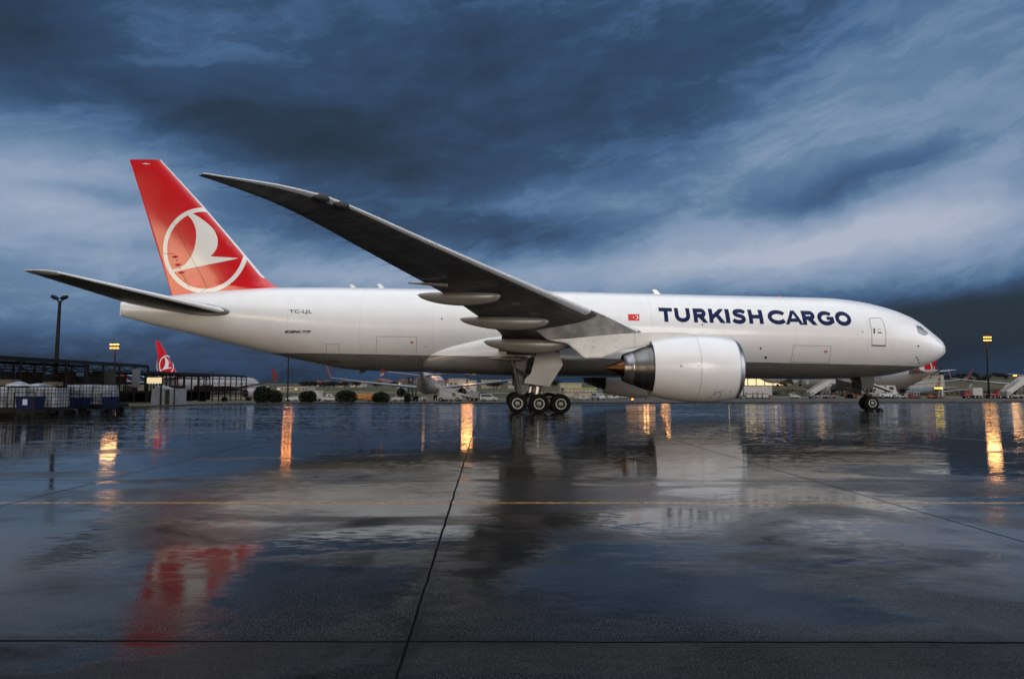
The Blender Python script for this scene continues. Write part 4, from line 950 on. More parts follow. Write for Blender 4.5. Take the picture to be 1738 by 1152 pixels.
for sgn in (1, -1):
    o = wheel(ng, sgn * .36, NA, .545, .36, sgn, True)
    mb = MB(); mb.prism([L(NA - .15, sgn * .62, 2.95), L(NA + 1.0, sgn * .62, 2.95), L(NA + .9, sgn * .78, 1.95), L(NA + .1, sgn * .78, 1.9)], (0, -.03, 0)); mb.build('gear_door', 'stab_dark', ng)
for o in [o for o in bpy.data.objects if o.parent == ng and o.name.split('.')[0] in ('tyre', 'rim', 'hub')]:
    o.location.z = nz
#BACKGROUND
# ================================================================== LAMPS
def mast(x, y, z0, z1, label, lit=True, gap=.62, w=1.6, d=(0, -1), cat='floodlight', heads=4, rows=2, power=0, mat_='lamp_warm', col=(1, .50, .18), thin=.10, group=None):
    o = empty('floodlight_mast', (x, y, z0)); tag(o, label, cat, group)
    h = z1 - z0; mb = MB(); mb.cyl((0, 0, 0), (0, 0, h - .3), thin * 1.6, thin, 12); mb.box((0, 0, .15), (.6, .6, .3)); mb.build('pole', 'steel_dark', o, smooth=True)
    mb = MB()
    for r in range(rows): mb.box((0, 0, h - .1 - r * gap), (w, .08, .08))
    mb.box((0, 0, h - .4), (.12, .1, .9)); mb.build('crossarm', 'steel_dark', o)
    ux, uy = d
    for r in range(rows):
        for k in range(heads):
            px = -w / 2 + w * (k + .5) / heads; mb = MB(); c = Vector((px, uy * .16, h - .1 - r * gap)); mb.box(c, (w / heads * .86, .22, .30), rx=R(28) * (-uy)); f = mb.build('lamp_housing', 'steel_dark', o)
            if lit:
                mb = MB(); mb.box(c + Vector((0, uy * .13, -.06)), (w / heads * .74, .03, .22), rx=R(28) * (-uy)); mb.build('lamp_glass', mat_, f)
    if power:
        l = bpy.data.lights.new('lamp_light', 'POINT'); l.energy = power * .22; l.color = col; l.shadow_soft_size = 1.2
        lo = bpy.data.objects.new('lamp_light', l); C.objects.link(lo); lo.parent = o; lo.location = (0, uy * .9, h - .6)
    return o
def mast_px(px, py, Y, z0, label, **k):
    p = at(px, py, Y); return mast(p.x, p.y, z0, p.z, label, **k)
# dark twin-headed mast at the far left
p = at(102, 505, 66); o = empty('lamp_post', (p.x - .15, 66, 0)); tag(o, 'tall unlit lamp post with two tilted heads above the dark steel shed', 'lamp post')
hh = p.z; mb = MB(); mb.cyl((0, 0, 0), (.15, 0, hh - .3), .24, .13, 14); mb.build('pole', 'steel_dark', o, smooth=True)
for sx, tl_ in ((-1, 22), (1, -16)):
    mb = MB(); mb.bar((.15, 0, hh - .55), (.15 + sx * .45, 0, hh - .05), .08); mb.build('bracket', 'steel_dark', o)
    mb = MB(); mb.lathe([(-.42, .05), (-.35, .16), (0, .22), (.32, .14), (.40, .04)], (.15 + sx * .46, -.05, hh + .0), (math.cos(R(tl_)), 0, -math.sin(R(tl_)) ), 14); mb.build('lamp_head', 'steel_dark', o, smooth=True)
mast_px(196, 583, 118, -.6, 'brightly glowing orange floodlight above the long dark shed at left', w=1.7, heads=3, rows=2, power=2500)
mast_px(1674, 571, 138, -.9, 'tall floodlight mast with two glowing rows of lamps at far right', w=1.7, heads=4, rows=2, power=2500, thin=.13)
mast_px(492, 502, 150, -1.5, 'floodlight hidden behind the rear hull, its light the longest orange streak on the apron', w=2.2, heads=3, rows=9, gap=1.5, mat_='lamp_strong', power=2500)
mast_px(793, 598, 148, -.9, 'floodlight hidden behind the wing, seen as an orange streak left of the main wheels', w=2.6, heads=4, rows=5, gap=.95, mat_='lamp_strong', power=2000)
mast_px(1127, 619, 160, -.9, 'floodlight hidden behind the engine, seen as a thin orange streak below it', w=1.4, heads=2, rows=3, gap=1.0, mat_='lamp_strong', power=1200)
mast_px(1390, 632, 170, -.9, 'floodlight hidden behind the hull, seen as an orange streak left of the nose wheels', w=2.8, heads=4, rows=2, power=2500)
mast_px(1428, 634, 180, -.9, 'floodlight hidden behind the hull, seen as a faint orange streak beside the nose wheels', w=1.2, heads=2, rows=1, power=2000, mat_='lamp_soft')
mast_px(1721, 636, 150, -.9, 'low bright lamp above the jet at the right edge', w=.9, heads=2, rows=1, power=2500)
p = at(1072.7, 676.5, 92); mast(p.x, 92, -.5, p.z + .1, 'tiny bright work lamp low under the big engine', w=.3, heads=1, rows=1, power=120, thin=.03)
p = at(1096, 672, 100)
mast(p.x, 100, -.6, .9, 'low orange work lamp hidden behind the big engine', w=.9, heads=2, rows=1, power=200, thin=.05, mat_='lamp_soft')

# ================================================================== OTHER AIRCRAFT
BIRD = [((x - 680) / 467, (600 - y) / 467) for x, y in bird]
def airliner(label, x, y, z, hd, Lf=38.0, D=3.9, span=35.0, finm='paint_red', wl='vehicle_red', body='paint_dull', emblem=True, tailh=12.3, tailm=None, simple=False, cat='airplane', group=None):
    o = empty('parked_airliner', (x, y, z), math.atan2(hd[1], hd[0])); tag(o, label, cat, group)
    zc = D * .5 + 1.45 * D / 3.9; r = D / 2; n = 28
    xn = Lf * .45
    st = [(0, .02, -.35), (.01, .26, -.3), (.03, .52, -.2), (.06, .78, -.08), (.10, .95, 0), (.15, 1, 0), (.68, 1, 0), (.76, .92, .07), (.84, .68, .30), (.92, .40, .55), (.98, .18, .74), (1.0, .12, .78)]
    rings = []
    for i in range(41):
        u = i / 40; u = u * u * .3 + u * .7 if u < .5 else u * u * .3 + u * .7
        rr = pchip([(s[0], s[1]) for s in st], u) * r; dz = pchip([(s[0], s[2]) for s in st], u) * r
        rings.append([(xn - u * Lf, rr * math.sin(2 * math.pi * k / n), zc + dz + rr * math.cos(2 * math.pi * k / n)) for k in range(n)])
    mb = MB(); mb.loft(rings); f = mb.build('fuselage', body, o, smooth=True)
    mb = MB(); mb.lathe([(0, .05 * D), (.02, .09 * D), (.06, .01)], (xn - Lf - .01, 0, zc + .78 * r), (-1, 0, 0), 14); mb.build('exhaust_outlet', 'soot', f)
    def wsec(b, la, ta, c, th, dz=0): 
        ch = la - ta; out = []
        for k in range(13):
            s_ = (1 - math.cos(math.pi * k / 12)) / 2; out.append((la - ch * s_, b, c + fin_half(s_, ch, th)))
        for k in range(11, 0, -1):
            s_ = (1 - math.cos(math.pi * k / 12)) / 2; out.append((la - ch * s_, b, c - fin_half(s_, ch, th)))
        return out
    hs = span / 2
    for sg in (1, -1):
        zr = zc - .5 * r
        secs = [wsec(sg * r * .3, 4.2, -3.6, zr, .13), wsec(sg * hs * .33, 1.2, -3.2, zr + hs * .33 * .10, .12), wsec(sg * hs * .7, -2.3, -4.9, zr + hs * .7 * .105, .11), wsec(sg * hs, -5.1, -6.4, zr + hs * .115, .10)]
        sc_ = D / 3.9
        secs = [[(p[0] * sc_, p[1], p[2]) for p in s_] for s_ in secs]
        mb = MB(); mb.loft(secs); w = mb.build('wing', body, o, smooth=True, angle=50)
        x1 = -5.1 * sc_; zt = zr + hs * .115
        mb = MB(); mb.prism([(x1, sg * hs, zt), (x1 - 1.35 * sc_, sg * hs, zt), (x1 - 2.6 * sc_, sg * (hs + .55), zt + 2.3 * sc_), (x1 - 1.9 * sc_, sg * (hs + .55), zt + 2.3 * sc_)], (0, sg * .07, 0)); mb.build('winglet', wl, w)
        # engine with dark mouth and core
        eb = sg * hs * .335; ez = zr - .62 * sc_; er = 1.06 * sc_
        mb = MB(); mb.lathe([(0, er * .82), (.06, er * .92), (.5, er * 1.02), (1.4, er * 1.04), (2.6, er * .9), (3.1, er * .78), (3.1, er * .74), (2.4, er * .8)], (4.4 * sc_, eb, ez), (-1, 0, 0), 28); en = mb.build('engine', body, o, smooth=True, angle=50)
        mb = MB(); mb.lathe([(.35, er * .84), (.36, .1), (.1, .03)], (4.4 * sc_, eb, ez), (-1, 0, 0), 24); mb.build('fan', 'soot', en)
        mb = MB(); mb.lathe([(2.5, er * .8), (2.9, er * .62), (3.6, er * .42), (3.62, er * .3), (4.2, .02)], (4.4 * sc_, eb, ez), (-1, 0, 0), 24); mb.build('exhaust_nozzle', 'soot', en, smooth=True)
        mb = MB(); mb.prism([(3.4 * sc_, eb - .12, ez + er * .9), (-.6 * sc_, eb - .12, zr + abs(eb) * .1 - .1), (.8 * sc_, eb - .12, zr + abs(eb) * .1 + .12), (2.2 * sc_, eb - .12, ez + er * 1.25)], (0, .24, 0)); mb.build('pylon', body, en)
        ts = hs * .40; tx = xn - Lf * .985; tz = zc + .62 * r
        mb = MB(); mb.loft([wsec(sg * .2, tx + 5.2 * sc_, tx + 1.2 * sc_, tz, .09), wsec(sg * ts, tx + 1.2 * sc_, tx - .3 * sc_, tz + ts * .12, .09)]); mb.build('tailplane', body, o, smooth=True, angle=50)
    tx = xn - Lf * .985; zt0 = zc + .7 * r
    h_ = tailh - zt0
    def fs(u, c): # fin section
        la = tx + 6.6 * sc_ - (5.9 * sc_) * u; ta = tx + 1.2 * sc_ - 1.6 * sc_ * u
        return [(p[0], p[1], c) for p in [(q[0], q[2], 0) for q in wsec(0, la, ta, 0, .09)]]
    mb = MB(); mb.loft([fs(0, zt0), fs(.5, zt0 + h_ * .5), fs(1, tailh)]); fn = mb.build('tail_fin', finm, o, smooth=True, angle=50)
    if emblem:
        cx, cz, rr = tx + 2.35 * sc_, zt0 + h_ * .36, 1.95 * sc_
        for sg in (1, -1):
            yo = sg * .30 * sc_
            mb = MB(); vs = []; N2 = 40
            for k in range(N2):
                th = 2 * math.pi * k / N2
                for q in (1.0, .88): vs.append((min(max(cx + rr * q * math.cos(th), tx - .4), tx + 6.6 * sc_ - 5.9 * sc_ * ((cz + rr * q * math.sin(th) - zt0) / h_)), yo, cz + rr * q * math.sin(th)))
            mb.add(vs, [(2 * k, 2 * k + 1, (2 * k + 3) % (2 * N2), (2 * k + 2) % (2 * N2)) for k in range(N2)]); mb.build('emblem_ring', 'decal_white', fn)
            mb = MB(); pts = [Vector((cx + rr * a, yo * 1.02, cz + rr * b_)) for a, b_ in BIRD]; mb.add(pts, [tuple(t_) for t_ in tessellate_polygon([[Vector((p.x, p.z, 0)) for p in pts]])]); mb.build('emblem', 'decal_white', fn)
    for gx, gy in ((xn - Lf * .12, 0), (-1.2, 2.8 * sc_), (-1.2, -2.8 * sc_)):
        mb = MB(); mb.cyl((gx, gy, .5), (gx, gy, zc - r * .6), .12, .14, 10); g = mb.build('landing_gear', 'gear_metal', o)
        for dy in (-.28, .28):
            mb = MB(); mb.cyl((gx, gy + dy - .14, .5), (gx, gy + dy + .14, .5), .5, .5, 18); mb.build('tyre', 'tyre', g, smooth=True)
    mb = MB(); mb.add([(xn - .042 * Lf, sg_ * r * v, zc + r * w_) for sg_ in (1, -1) for v, w_ in ((.42, .50), (.60, .30))] + [(xn - .062 * Lf, sg_ * r * v, zc + r * w_) for sg_ in (1, -1) for v, w_ in ((.50, .62), (.74, .34))], [(0, 1, 5, 4), (2, 3, 7, 6)]); mb.build('cockpit_window', 'window_dark', f)
    if not simple:
        for sg in (1, -1):
            mb = MB()
            for k in range(26):
                xx = xn - Lf * (.14 + .56 * k / 26); mb.box((xx, sg * (r * .975), zc + r * .22), (.26, .02, .36))
            mb.build('window_row', 'window_dark', f)
        mb = MB(); mb.box((xn - Lf * .115, r * .99, zc + .1), (.85, .03, 1.8)); mb.build('cabin_door', 'pylon_grey', f)
    return o
airliner('white jet seen from straight behind, between the bushes and the big wheels', -15.6, 132, -1.1, (-.045, 1.0), D=3.9, Lf=39.5, span=35.8, tailh=12.4, finm='paint_dull', emblem=False)
airliner('white jet behind the left shed, its red fin rising over the dark frame', -63.3, 147, -1.5, (.25, .97), D=3.9, Lf=33, span=35.8, tailh=11.9)
C1 = airliner('white jet right behind the nose wheels, a scrap of red fin below the big nose', 79, 157, -.95, (-.35, .94), Lf=37, D=4.6, span=28, tailh=7.9)
airliner('white jet at the right picture edge with boarding stairs against its door', 118, 152, -.9, (-.62, -.78), D=4.2, Lf=40, span=35.8, tailh=11.0)
airliner('white jet whose wing reaches out behind the stairs jet, tip up and red', 92, 172, -.9, (.25, .97), D=3.9, Lf=39, span=35.8, tailh=9.4)
airliner('tiny jet with a red tail in front of the lit hangar', 133, 335, hill(133,335), (.9, .3), D=3.9, Lf=30, span=26, tailh=8.2, simple=True)
airliner('tiny jet with a teal hull and red tail just left of the stairs', 151, 332, hill(151,332), (.9, .35), D=3.9, Lf=32, span=26, tailh=10, simple=True, body='teal')
airliner('small white jet with an upturned wing tip before the pale green hangar', 142, 236, hill(142,236), (.2, .98), D=3.0, Lf=26, span=24, tailh=7.2, simple=True, wl='paint_white')
# letters on the stairs jet's rear flank
# ================================================================== GROUND VEHICLES
def wheels(o, xs, y, r=.38, w=.24):
    for x in xs:
        for sg in (1, -1):
            mb = MB(); mb.cyl((x, sg * y - w / 2, r), (x, sg * y + w / 2, r), r, r, 16); t_ = mb.build('wheel', 'tyre', o, smooth=True)
            mb = MB(); mb.cyl((x, sg * (y + w / 2) - .01, r), (x, sg * (y + w / 2) + .012, r), r * .5, r * .5, 12); mb.build('rim', 'rim_grey', t_)
def van(x, y, z, rz, label, m='vehicle_white', lit=False, cat='van', name='parked_van', L_=4.8, Hh=1.95):
    o = empty(name, (x, y, z), rz); tag(o, label, cat)
    prof = [(-L_ / 2, .42), (L_ / 2, .42), (L_ / 2, .95), (L_ / 2 - .9, 1.12), (L_ / 2 - 1.65, Hh - .04), (-L_ / 2 + .12, Hh), (-L_ / 2, Hh - .3)]
    mb = MB(); mb.prism([(a, -.92, b) for a, b in prof], (0, 1.84, 0)); mb.build('body', m, o, bevel=.06)
    mb = MB(); mb.add([(L_ / 2 - .96, -.78, 1.19), (L_ / 2 - .96, .78, 1.19), (L_ / 2 - 1.58, .74, Hh - .12), (L_ / 2 - 1.58, -.74, Hh - .12)], [(0, 1, 2, 3)])
    for v in range(4): mb.v[v] = (mb.v[v][0] + .03, mb.v[v][1], mb.v[v][2] + .02)
    mb.build('windscreen', 'window_dark', o)
    for sg in (1, -1):
        mb = MB(); mb.prism([(L_ / 2 - 1.2, sg * .925, 1.2), (L_ / 2 - 1.72, sg * .925, Hh - .18), (-L_ / 2 + .3, sg * .925, Hh - .18), (-L_ / 2 + .3, sg * .925, 1.25)], (0, sg * .012, 0)); mb.build('side_window', 'window_dark', o)
        mb = MB(); mb.box((L_ / 2 + .01, sg * .68, .78), (.05, .34, .2)); mb.build('headlight', 'headlight' if lit else 'rim_grey', o)
        mb = MB(); mb.box((-L_ / 2 - .01, sg * .76, 1.0), (.04, .16, .4)); mb.build('tail_light', 'vehicle_red', o)
    wheels(o, (-L_ / 2 + .85, L_ / 2 - .9), .84, .34); return o
def truck(x, y, z, rz, label, box='vehicle_white', cab='vehicle_white', L_=7.5, Hh=3.0, lit=False, cat='truck', tank=False, name='box_truck', boxH=None):
    o = empty(name, (x, y, z), rz); tag(o, label, cat)
    mb = MB(); mb.box((0, 0, .72), (L_ - .3, .9, .22)); mb.build('chassis', 'steel_dark', o)
    cp = [(L_ / 2 - 1.9, .6), (L_ / 2, .6), (L_ / 2, 1.35), (L_ / 2 - .25, 2.3), (L_ / 2 - 1.9, 2.35)]
    mb = MB(); mb.prism([(a, -1.1, b) for a, b in cp], (0, 2.2, 0)); c = mb.build('cab', cab, o, bevel=.06)
    mb = MB(); mb.add([(L_ / 2 + .015, -.95, 1.42), (L_ / 2 + .015, .95, 1.42), (L_ / 2 - .21, .92, 2.18), (L_ / 2 - .21, -.92, 2.18)], [(0, 1, 2, 3)]); mb.build('windscreen', 'window_dark', c)
    for sg in (1, -1):
        mb = MB(); mb.box((L_ / 2 - .95, sg * 1.11, 1.8), (.8, .02, .55)); mb.build('side_window', 'window_dark', c)
        mb = MB(); mb.box((L_ / 2 + .02, sg * .8, .85), (.05, .34, .22)); mb.build('headlight', 'headlight' if lit else 'rim_grey', c)
    if tank:
        mb = MB(); mb.lathe([(0, .3), (.15, .9), (.35, 1.05), (L_ - 2.75, 1.05), (L_ - 2.55, .9), (L_ - 2.4, .3)], (-L_ / 2, 0, 1.85), (1, 0, 0), 28); mb.build('tank', box, o, smooth=True)
    else:
        bh = boxH or (Hh - .85); mb = MB(); mb.box((-1.05, 0, .85 + bh / 2), (L_ - 2.25, 2.3, bh)); b_ = mb.build('cargo_box', box, o, bevel=.03)
        mb = MB(); mb.box((-1.05, 0, .85 + bh + .01), (L_ - 2.15, 2.36, .05)); mb.build('roof_rail', 'rim_grey', b_)
    wheels(o, (-L_ / 2 + 1.1, -L_ / 2 + 2.2, L_ / 2 - 1.1), 1.0, .45, .3); return o
def tug(x, y, z, rz, label, m='vehicle_white', cat='tractor'):
    o = empty('baggage_tractor', (x, y, z), rz); tag(o, label, cat)
    mb = MB(); mb.prism([(a, -.65, b) for a, b in ((-1.4, .35), (1.5, .35), (1.5, .95), (.3, 1.05), (.2, .75), (-.6, .75), (-.7, 1.1), (-1.4, 1.1))], (0, 1.3, 0)); mb.build('body', m, o, bevel=.04)
    mb = MB()
    for a, b in ((.25, .58), (.25, -.58), (-.75, .58), (-.75, -.58)): mb.cyl((a, b, .9), (a, b, 1.8), .03, .03, 6)
    mb.box((-.25, 0, 1.83), (1.3, 1.3, .06)); mb.build('canopy', 'vehicle_grey', o)
    mb = MB(); mb.box((-.45, 0, .95), (.4, .9, .35)); mb.build('seat', 'rubber', o)
    wheels(o, (-.9, 1.0), .6, .3, .2); return o
def stairs(x, y, z, rz, label, cat='stairs', m='vehicle_white', hgt=3.0):
    o = empty('passenger_stairs', (x, y, z), rz); tag(o, label, cat)
    n = 14; mb = MB()
    for k in range(n):
        u = k / n; mb.box((-2.6 + 4.3 * u, 0, .75 + (hgt - .75) * (k + 1) / n - .06), (.36, 1.3, .05))
    mb.bar((-2.8, -.68, .55), (1.8, -.68, hgt - .05), .10, .34); mb.bar((-2.8, .68, .55), (1.8, .68, hgt - .05), .10, .34); mb.build('flight', m, o)
    mb = MB(); mb.box((2.4, 0, hgt), (1.5, 1.5, .12)); mb.build('platform', m, o)
    for sg in (1, -1):
        mb = MB(); mb.bar((-2.8, sg * .72, 1.5), (1.8, sg * .72, hgt + .95), .06, .10); mb.bar((1.8, sg * .72, hgt + .95), (3.1, sg * .72, hgt + .95), .06, .10)
        mb.add([(-2.8, sg * .74, .8), (1.8, sg * .74, hgt + .1), (1.8, sg * .74, hgt + .9), (-2.8, sg * .74, 1.45)], [(0, 1, 2, 3)]); mb.add([(1.8, sg * .74, hgt + .1), (3.1, sg * .74, hgt + .1), (3.1, sg * .74, hgt + .9), (1.8, sg * .74, hgt + .9)], [(0, 1, 2, 3)]); mb.build('handrail', m, o)
    mb = MB(); mb.box((0, 0, .55), (5.6, 1.5, .28)); mb.box((-2.3, 0, .95), (1.0, 1.5, .8)); mb.build('chassis', 'vehicle_grey', o)
    mb = MB(); mb.bar((1.7, .5, .6), (1.9, .5, hgt), .1); mb.bar((1.7, -.5, .6), (1.9, -.5, hgt), .1); mb.bar((.2, 0, .6), (1.6, 0, hgt * .8), .12); mb.build('support_strut', 'vehicle_grey', o)
    wheels(o, (-1.9, 1.9), .72, .34); return o
def belt_loader(x, y, z, rz, label, m='vehicle_white'):
    o = empty('belt_loader', (x, y, z), rz); tag(o, label, 'belt loader')
    mb = MB(); mb.box((0, 0, .6), (4.4, 1.5, .5)); mb.box((-1.6, .45, 1.1), (.9, .55, .6)); mb.build('body', m, o, bevel=.04)
    mb = MB(); mb.bar((-3.4, -.3, .8), (3.8, -.3, 2.6), .8, .16); mb.build('belt', 'rubber', o)
    mb = MB(); mb.bar((-3.4, -.72, .9), (3.8, -.72, 2.7), .05, .22); mb.bar((-3.4, .12, .9), (3.8, .12, 2.7), .05, .22); mb.build('side_rail', m, o)
    wheels(o, (-1.5, 1.5), .7, .34); return o
def gnd(x, y): return hill(x, y)
def pv(px, Y): X_ = (px - W / 2) / FPX * Y * 1.0; return X_, Y, gnd(X_, Y)
x, y, z = pv(497, 200); van(x, y, z, R(200), 'small white tug-like van between the wide double bush and the third bush', m='vehicle_white', L_=3.6, Hh=1.5)
x, y, z = pv(521, 205); van(x, y, z, R(185), 'low white car half hidden behind the third bush from the left', L_=4.3, Hh=1.35, cat='car', name='parked_car')
x, y, z = pv(548, 212); truck(x, y, z, R(4), 'white open service truck with a raised cab left of the widest single bush', boxH=.5, L_=6.6)
x, y, z = pv(563, 198); van(x, y, z, R(175), 'white minibus at the left edge of the widest single bush', L_=4.6, Hh=1.6, name='minibus', cat='minibus')
x, y, z = pv(618, 222); truck(x, y, z, R(180), 'long orange box truck between two bushes', box='vehicle_yellow', cab='vehicle_orange', L_=8.6, boxH=1.7)
x, y, z = pv(631, 200); van(x, y, z, R(0), 'orange car beside the long orange truck', m='vehicle_orange', L_=3.8, Hh=1.4, cat='car', name='parked_car')
x, y, z = pv(677, 190); van(x, y, z, R(178), 'white jeep with dark windows left of the rear-view jet engine', L_=3.7, Hh=1.75, cat='jeep', name='parked_jeep')
x, y, z = pv(713, 150); tug(x, y, z, R(10), 'white baggage tractor under the left wing of the rear-view jet')
x, y, z = pv(765, 118); belt_loader(x, y, z, R(165), 'belt loader with scissor frame under the hull of the rear-view jet')
x, y, z = pv(757, 126); truck(x, y, z, R(95), 'white high-lift truck raised against the rear-view jet', boxH=1.6, L_=6.5)
x, y, z = pv(810, 180); truck(x, y, z, R(-8), 'dark blue and white truck with one lit headlight right of the rear-view jet', box='vehicle_grey', cab='vehicle_blue', lit=True, L_=5.6, Hh=2.6)
x, y, z = pv(830, 175); van(x, y, z, R(-6), 'white and teal minibus right of the dark blue truck', m='vehicle_white', L_=4.5, Hh=1.9, name='minibus', cat='minibus')
x, y, z = pv(978, 98)
o = empty('placard_board', (x, y, z)); tag(o, 'square cream notice cabinet on the grass right of the main wheels', 'cabinet')
mb = MB(); mb.box((0, 0, .85), (.75, .3, .9)); c_ = mb.build('cabinet_body', 'building_cream', o, bevel=.02)
mb = MB(); mb.box((-.3, 0, .2), (.06, .2, .42)); mb.box((.3, 0, .2), (.06, .2, .42)); mb.build('leg', 'steel_dark', o)
for k in range(2):
    mb = MB(); mb.box((0, -.155, 1.12 - k * .2), (.6, .01, .07)); mb.build('sign_line', 'vehicle_red', c_)
x, y, z = pv(991, 190); tug(x, y, z, R(0), 'low white tractor right of the cream cabinet')
x, y, z = pv(1015, 178); van(x, y, z, R(-70), 'white pickup facing the camera below the small cream building', L_=4.6, Hh=1.75, cat='pickup', name='pickup')
x, y, z = pv(1040, 192); tug(x, y, z, R(180), 'pale tractor with a rounded hood left of the low trailer', m='vehicle_white')
x, y, z = pv(1057, 196)
o = empty('flat_trailer', (x, y, z)); tag(o, 'low pale flat trailer under the far engine', 'trailer')
mb = MB(); mb.box((0, 0, .62), (2.9, 1.3, .12)); mb.build('deck', 'vehicle_white', o, bevel=.02); mb = MB(); mb.bar((1.4, 0, .55), (2.3, 0, .4), .08); mb.build('towbar', 'steel_dark', o); wheels(o, (-1, 1), .55, .26, .16)
# right-hand side
x, y, z = pv(1276, 178); truck(x, y, z, R(180), 'long white container truck at the front edge of the big engine', L_=9.5, Hh=3.2)
for k, (px, mm, lb) in enumerate(((1269, 'vehicle_red', 'red-banded white cargo container, first in the row right of the big engine'), (1279, 'vehicle_white', 'narrow white cargo container, second in the row right of the big engine'), (1287, 'vehicle_white', 'white cargo container, third in the row right of the big engine'), (1296.5, 'vehicle_white', 'wide white cargo container with a red band, last in its row'))):
    x, y, z = pv(px, 170); o = empty('cargo_container', (x, y, z)); tag(o, lb, 'container', 'containers right of the big engine')
    w_ = (1.2, .7, .85, 1.3)[k]; mb = MB(); mb.prism([(-w_ / 2, -.6, .25), (w_ / 2, -.6, .25), (w_ / 2, -.6, 1.35), (w_ / 2 - .12, -.6, 1.6), (-w_ / 2, -.6, 1.6)], (0, 1.2, 0)); c_ = mb.build('container_body', 'vehicle_white', o, bevel=.02)
    mb = MB(); mb.box((0, -.61, 1.15), (w_ * .96, .012, .22)); mb.build('red_band', 'vehicle_red', c_)
    mb = MB(); mb.box((0, 0, .2), (w_ + .1, 1.3, .08)); mb.build('dolly_deck', 'steel_dark', o)
    wheels(o, (-w_ * .3, w_ * .3), .5, .12, .1)
x, y, z = pv(1347, 232); van(x, y, z, R(0), 'white van driving alone below the teal jet', L_=3.0 * 138 / 138 + .2, Hh=1.75)
x, y, z = pv(1391, 146); stairs(x, y, z, R(8), 'pale boarding stairs leaning left of the stairs jet engine', hgt=3.3)
x, y, z = pv(1407, 150)
o = empty('flat_trailer', (x, y, z)); tag(o, 'low dark baggage trailer with an orange side under the pale engine', 'trailer')
mb = MB(); mb.box((0, 0, .5), (3.0, 1.3, .25)); mb.build('deck', 'vehicle_orange', o); mb = MB(); mb.bar((1.4, 0, .5), (2.2, 0, .35), .08); mb.build('towbar', 'steel_dark', o); wheels(o, (-1.1, 1.1), .55, .24, .16)
x, y, z = pv(1442, 172); tug(x, y, z, R(5), 'orange baggage tractor left of the nose wheels', m='vehicle_orange')
x, y, z = pv(1499, 118); belt_loader(x, y, z, R(-155), 'white belt loader just right of the nose wheels')
x, y, z = pv(1490, 122); truck(x, y, z, R(0), 'white catering truck with a raised box behind the nose strut', L_=5.2, boxH=1.5)
for px, Y_, lb, mm in ((1527, 178, 'white baggage tractor with an arched hood right of the nose wheels', 'vehicle_white'), (1538, 186, 'red tractor beside the white frame cart', 'vehicle_red'), (1581, 200, 'orange tractor parked alone before the pale green hangar', 'vehicle_orange')):
    x, y, z = pv(px, Y_); tug(x, y, z, R(175), lb, m=mm)
def frame_cart(x, y, z, label, m='vehicle_white', n=3, w_=2.4):
    o = empty('frame_cart', (x, y, z)); tag(o, label, 'cart')
    mb = MB(); mb.box((0, 0, .35), (w_, 1.2, .1)); mb.build('deck', 'vehicle_red', o)
    for k in range(n + 1):
        mb = MB(); xx = -w_ / 2 + w_ * k / n; mb.bar((xx, -.55, .4), (xx, -.55, 1.5), .09); mb.bar((xx, .55, .4), (xx, .55, 1.5), .09); mb.bar((xx, -.55, 1.5), (xx, .55, 1.5), .09); mb.build('hoop', m, o)
    mb = MB(); mb.bar((-w_ / 2, -.55, 1.0), (w_ / 2, -.55, 1.0), .08); mb.bar((-w_ / 2, -.55, 1.5), (w_ / 2, -.55, 1.5), .08); mb.build('rail', m, o); wheels(o, (-w_ / 2 + .3, w_ / 2 - .3), .5, .2, .14)
x, y, z = pv(1549, 190); frame_cart(x, y, z, 'white framed baggage cart with a red deck beside the red tractor')
x, y, z = pv(1594, 200); frame_cart(x, y, z, 'white framed baggage cart under the lit yellow sign', n=2, w_=1.8)
x, y, z = pv(1646, 190); truck(x, y, z, R(180), 'white box truck with its cab left of the tall right mast', L_=5.0, Hh=3.0, cab='vehicle_red')
x, y, z = pv(1662, 196); frame_cart(x, y, z, 'grey low cart between the box truck and the tall right mast', m='vehicle_grey', n=2, w_=1.8)
x, y, z = pv(1683, 200); truck(x, y, z, R(0), 'red crane-like service truck at the foot of the tall right mast', L_=5.0, boxH=.5, box='vehicle_red', cab='vehicle_red')
x, y, z = pv(1695, 215); van(x, y, z, R(-80), 'white van with both headlights on, facing the camera by the tall right mast', lit=True, L_=4.6, Hh=2.1)
x, y, z = pv(1722, 134); stairs(x, y, z, R(10), 'pale boarding stairs at the right picture edge', hgt=3.4)
x, y, z = pv(1728, 170); frame_cart(x, y, z, 'dark wheeled cart below the stairs at the right picture edge', m='vehicle_grey', n=2)
# lit yellow sign on posts
x, y, z = pv(1591, 150); p = at(1591, 658.5, 150); o = empty('gate_sign', (x, y, z)); tag(o, 'glowing yellow sign board on two posts before the pale green hangar', 'sign')
mb = MB(); mb.box((0, 0, p.z - z), (1.75, .15, .34)); mb.build('sign_panel', 'lit_sign', o, bevel=.01); mb = MB(); mb.box((-.5, .1, (p.z - z) / 2), (.1, .1, p.z - z)); mb.build('post', 'steel_dark', o); mb = MB(); mb.box((.5, .1, (p.z - z) / 2), (.1, .1, p.z - z)); mb.build('post', 'steel_dark', o)

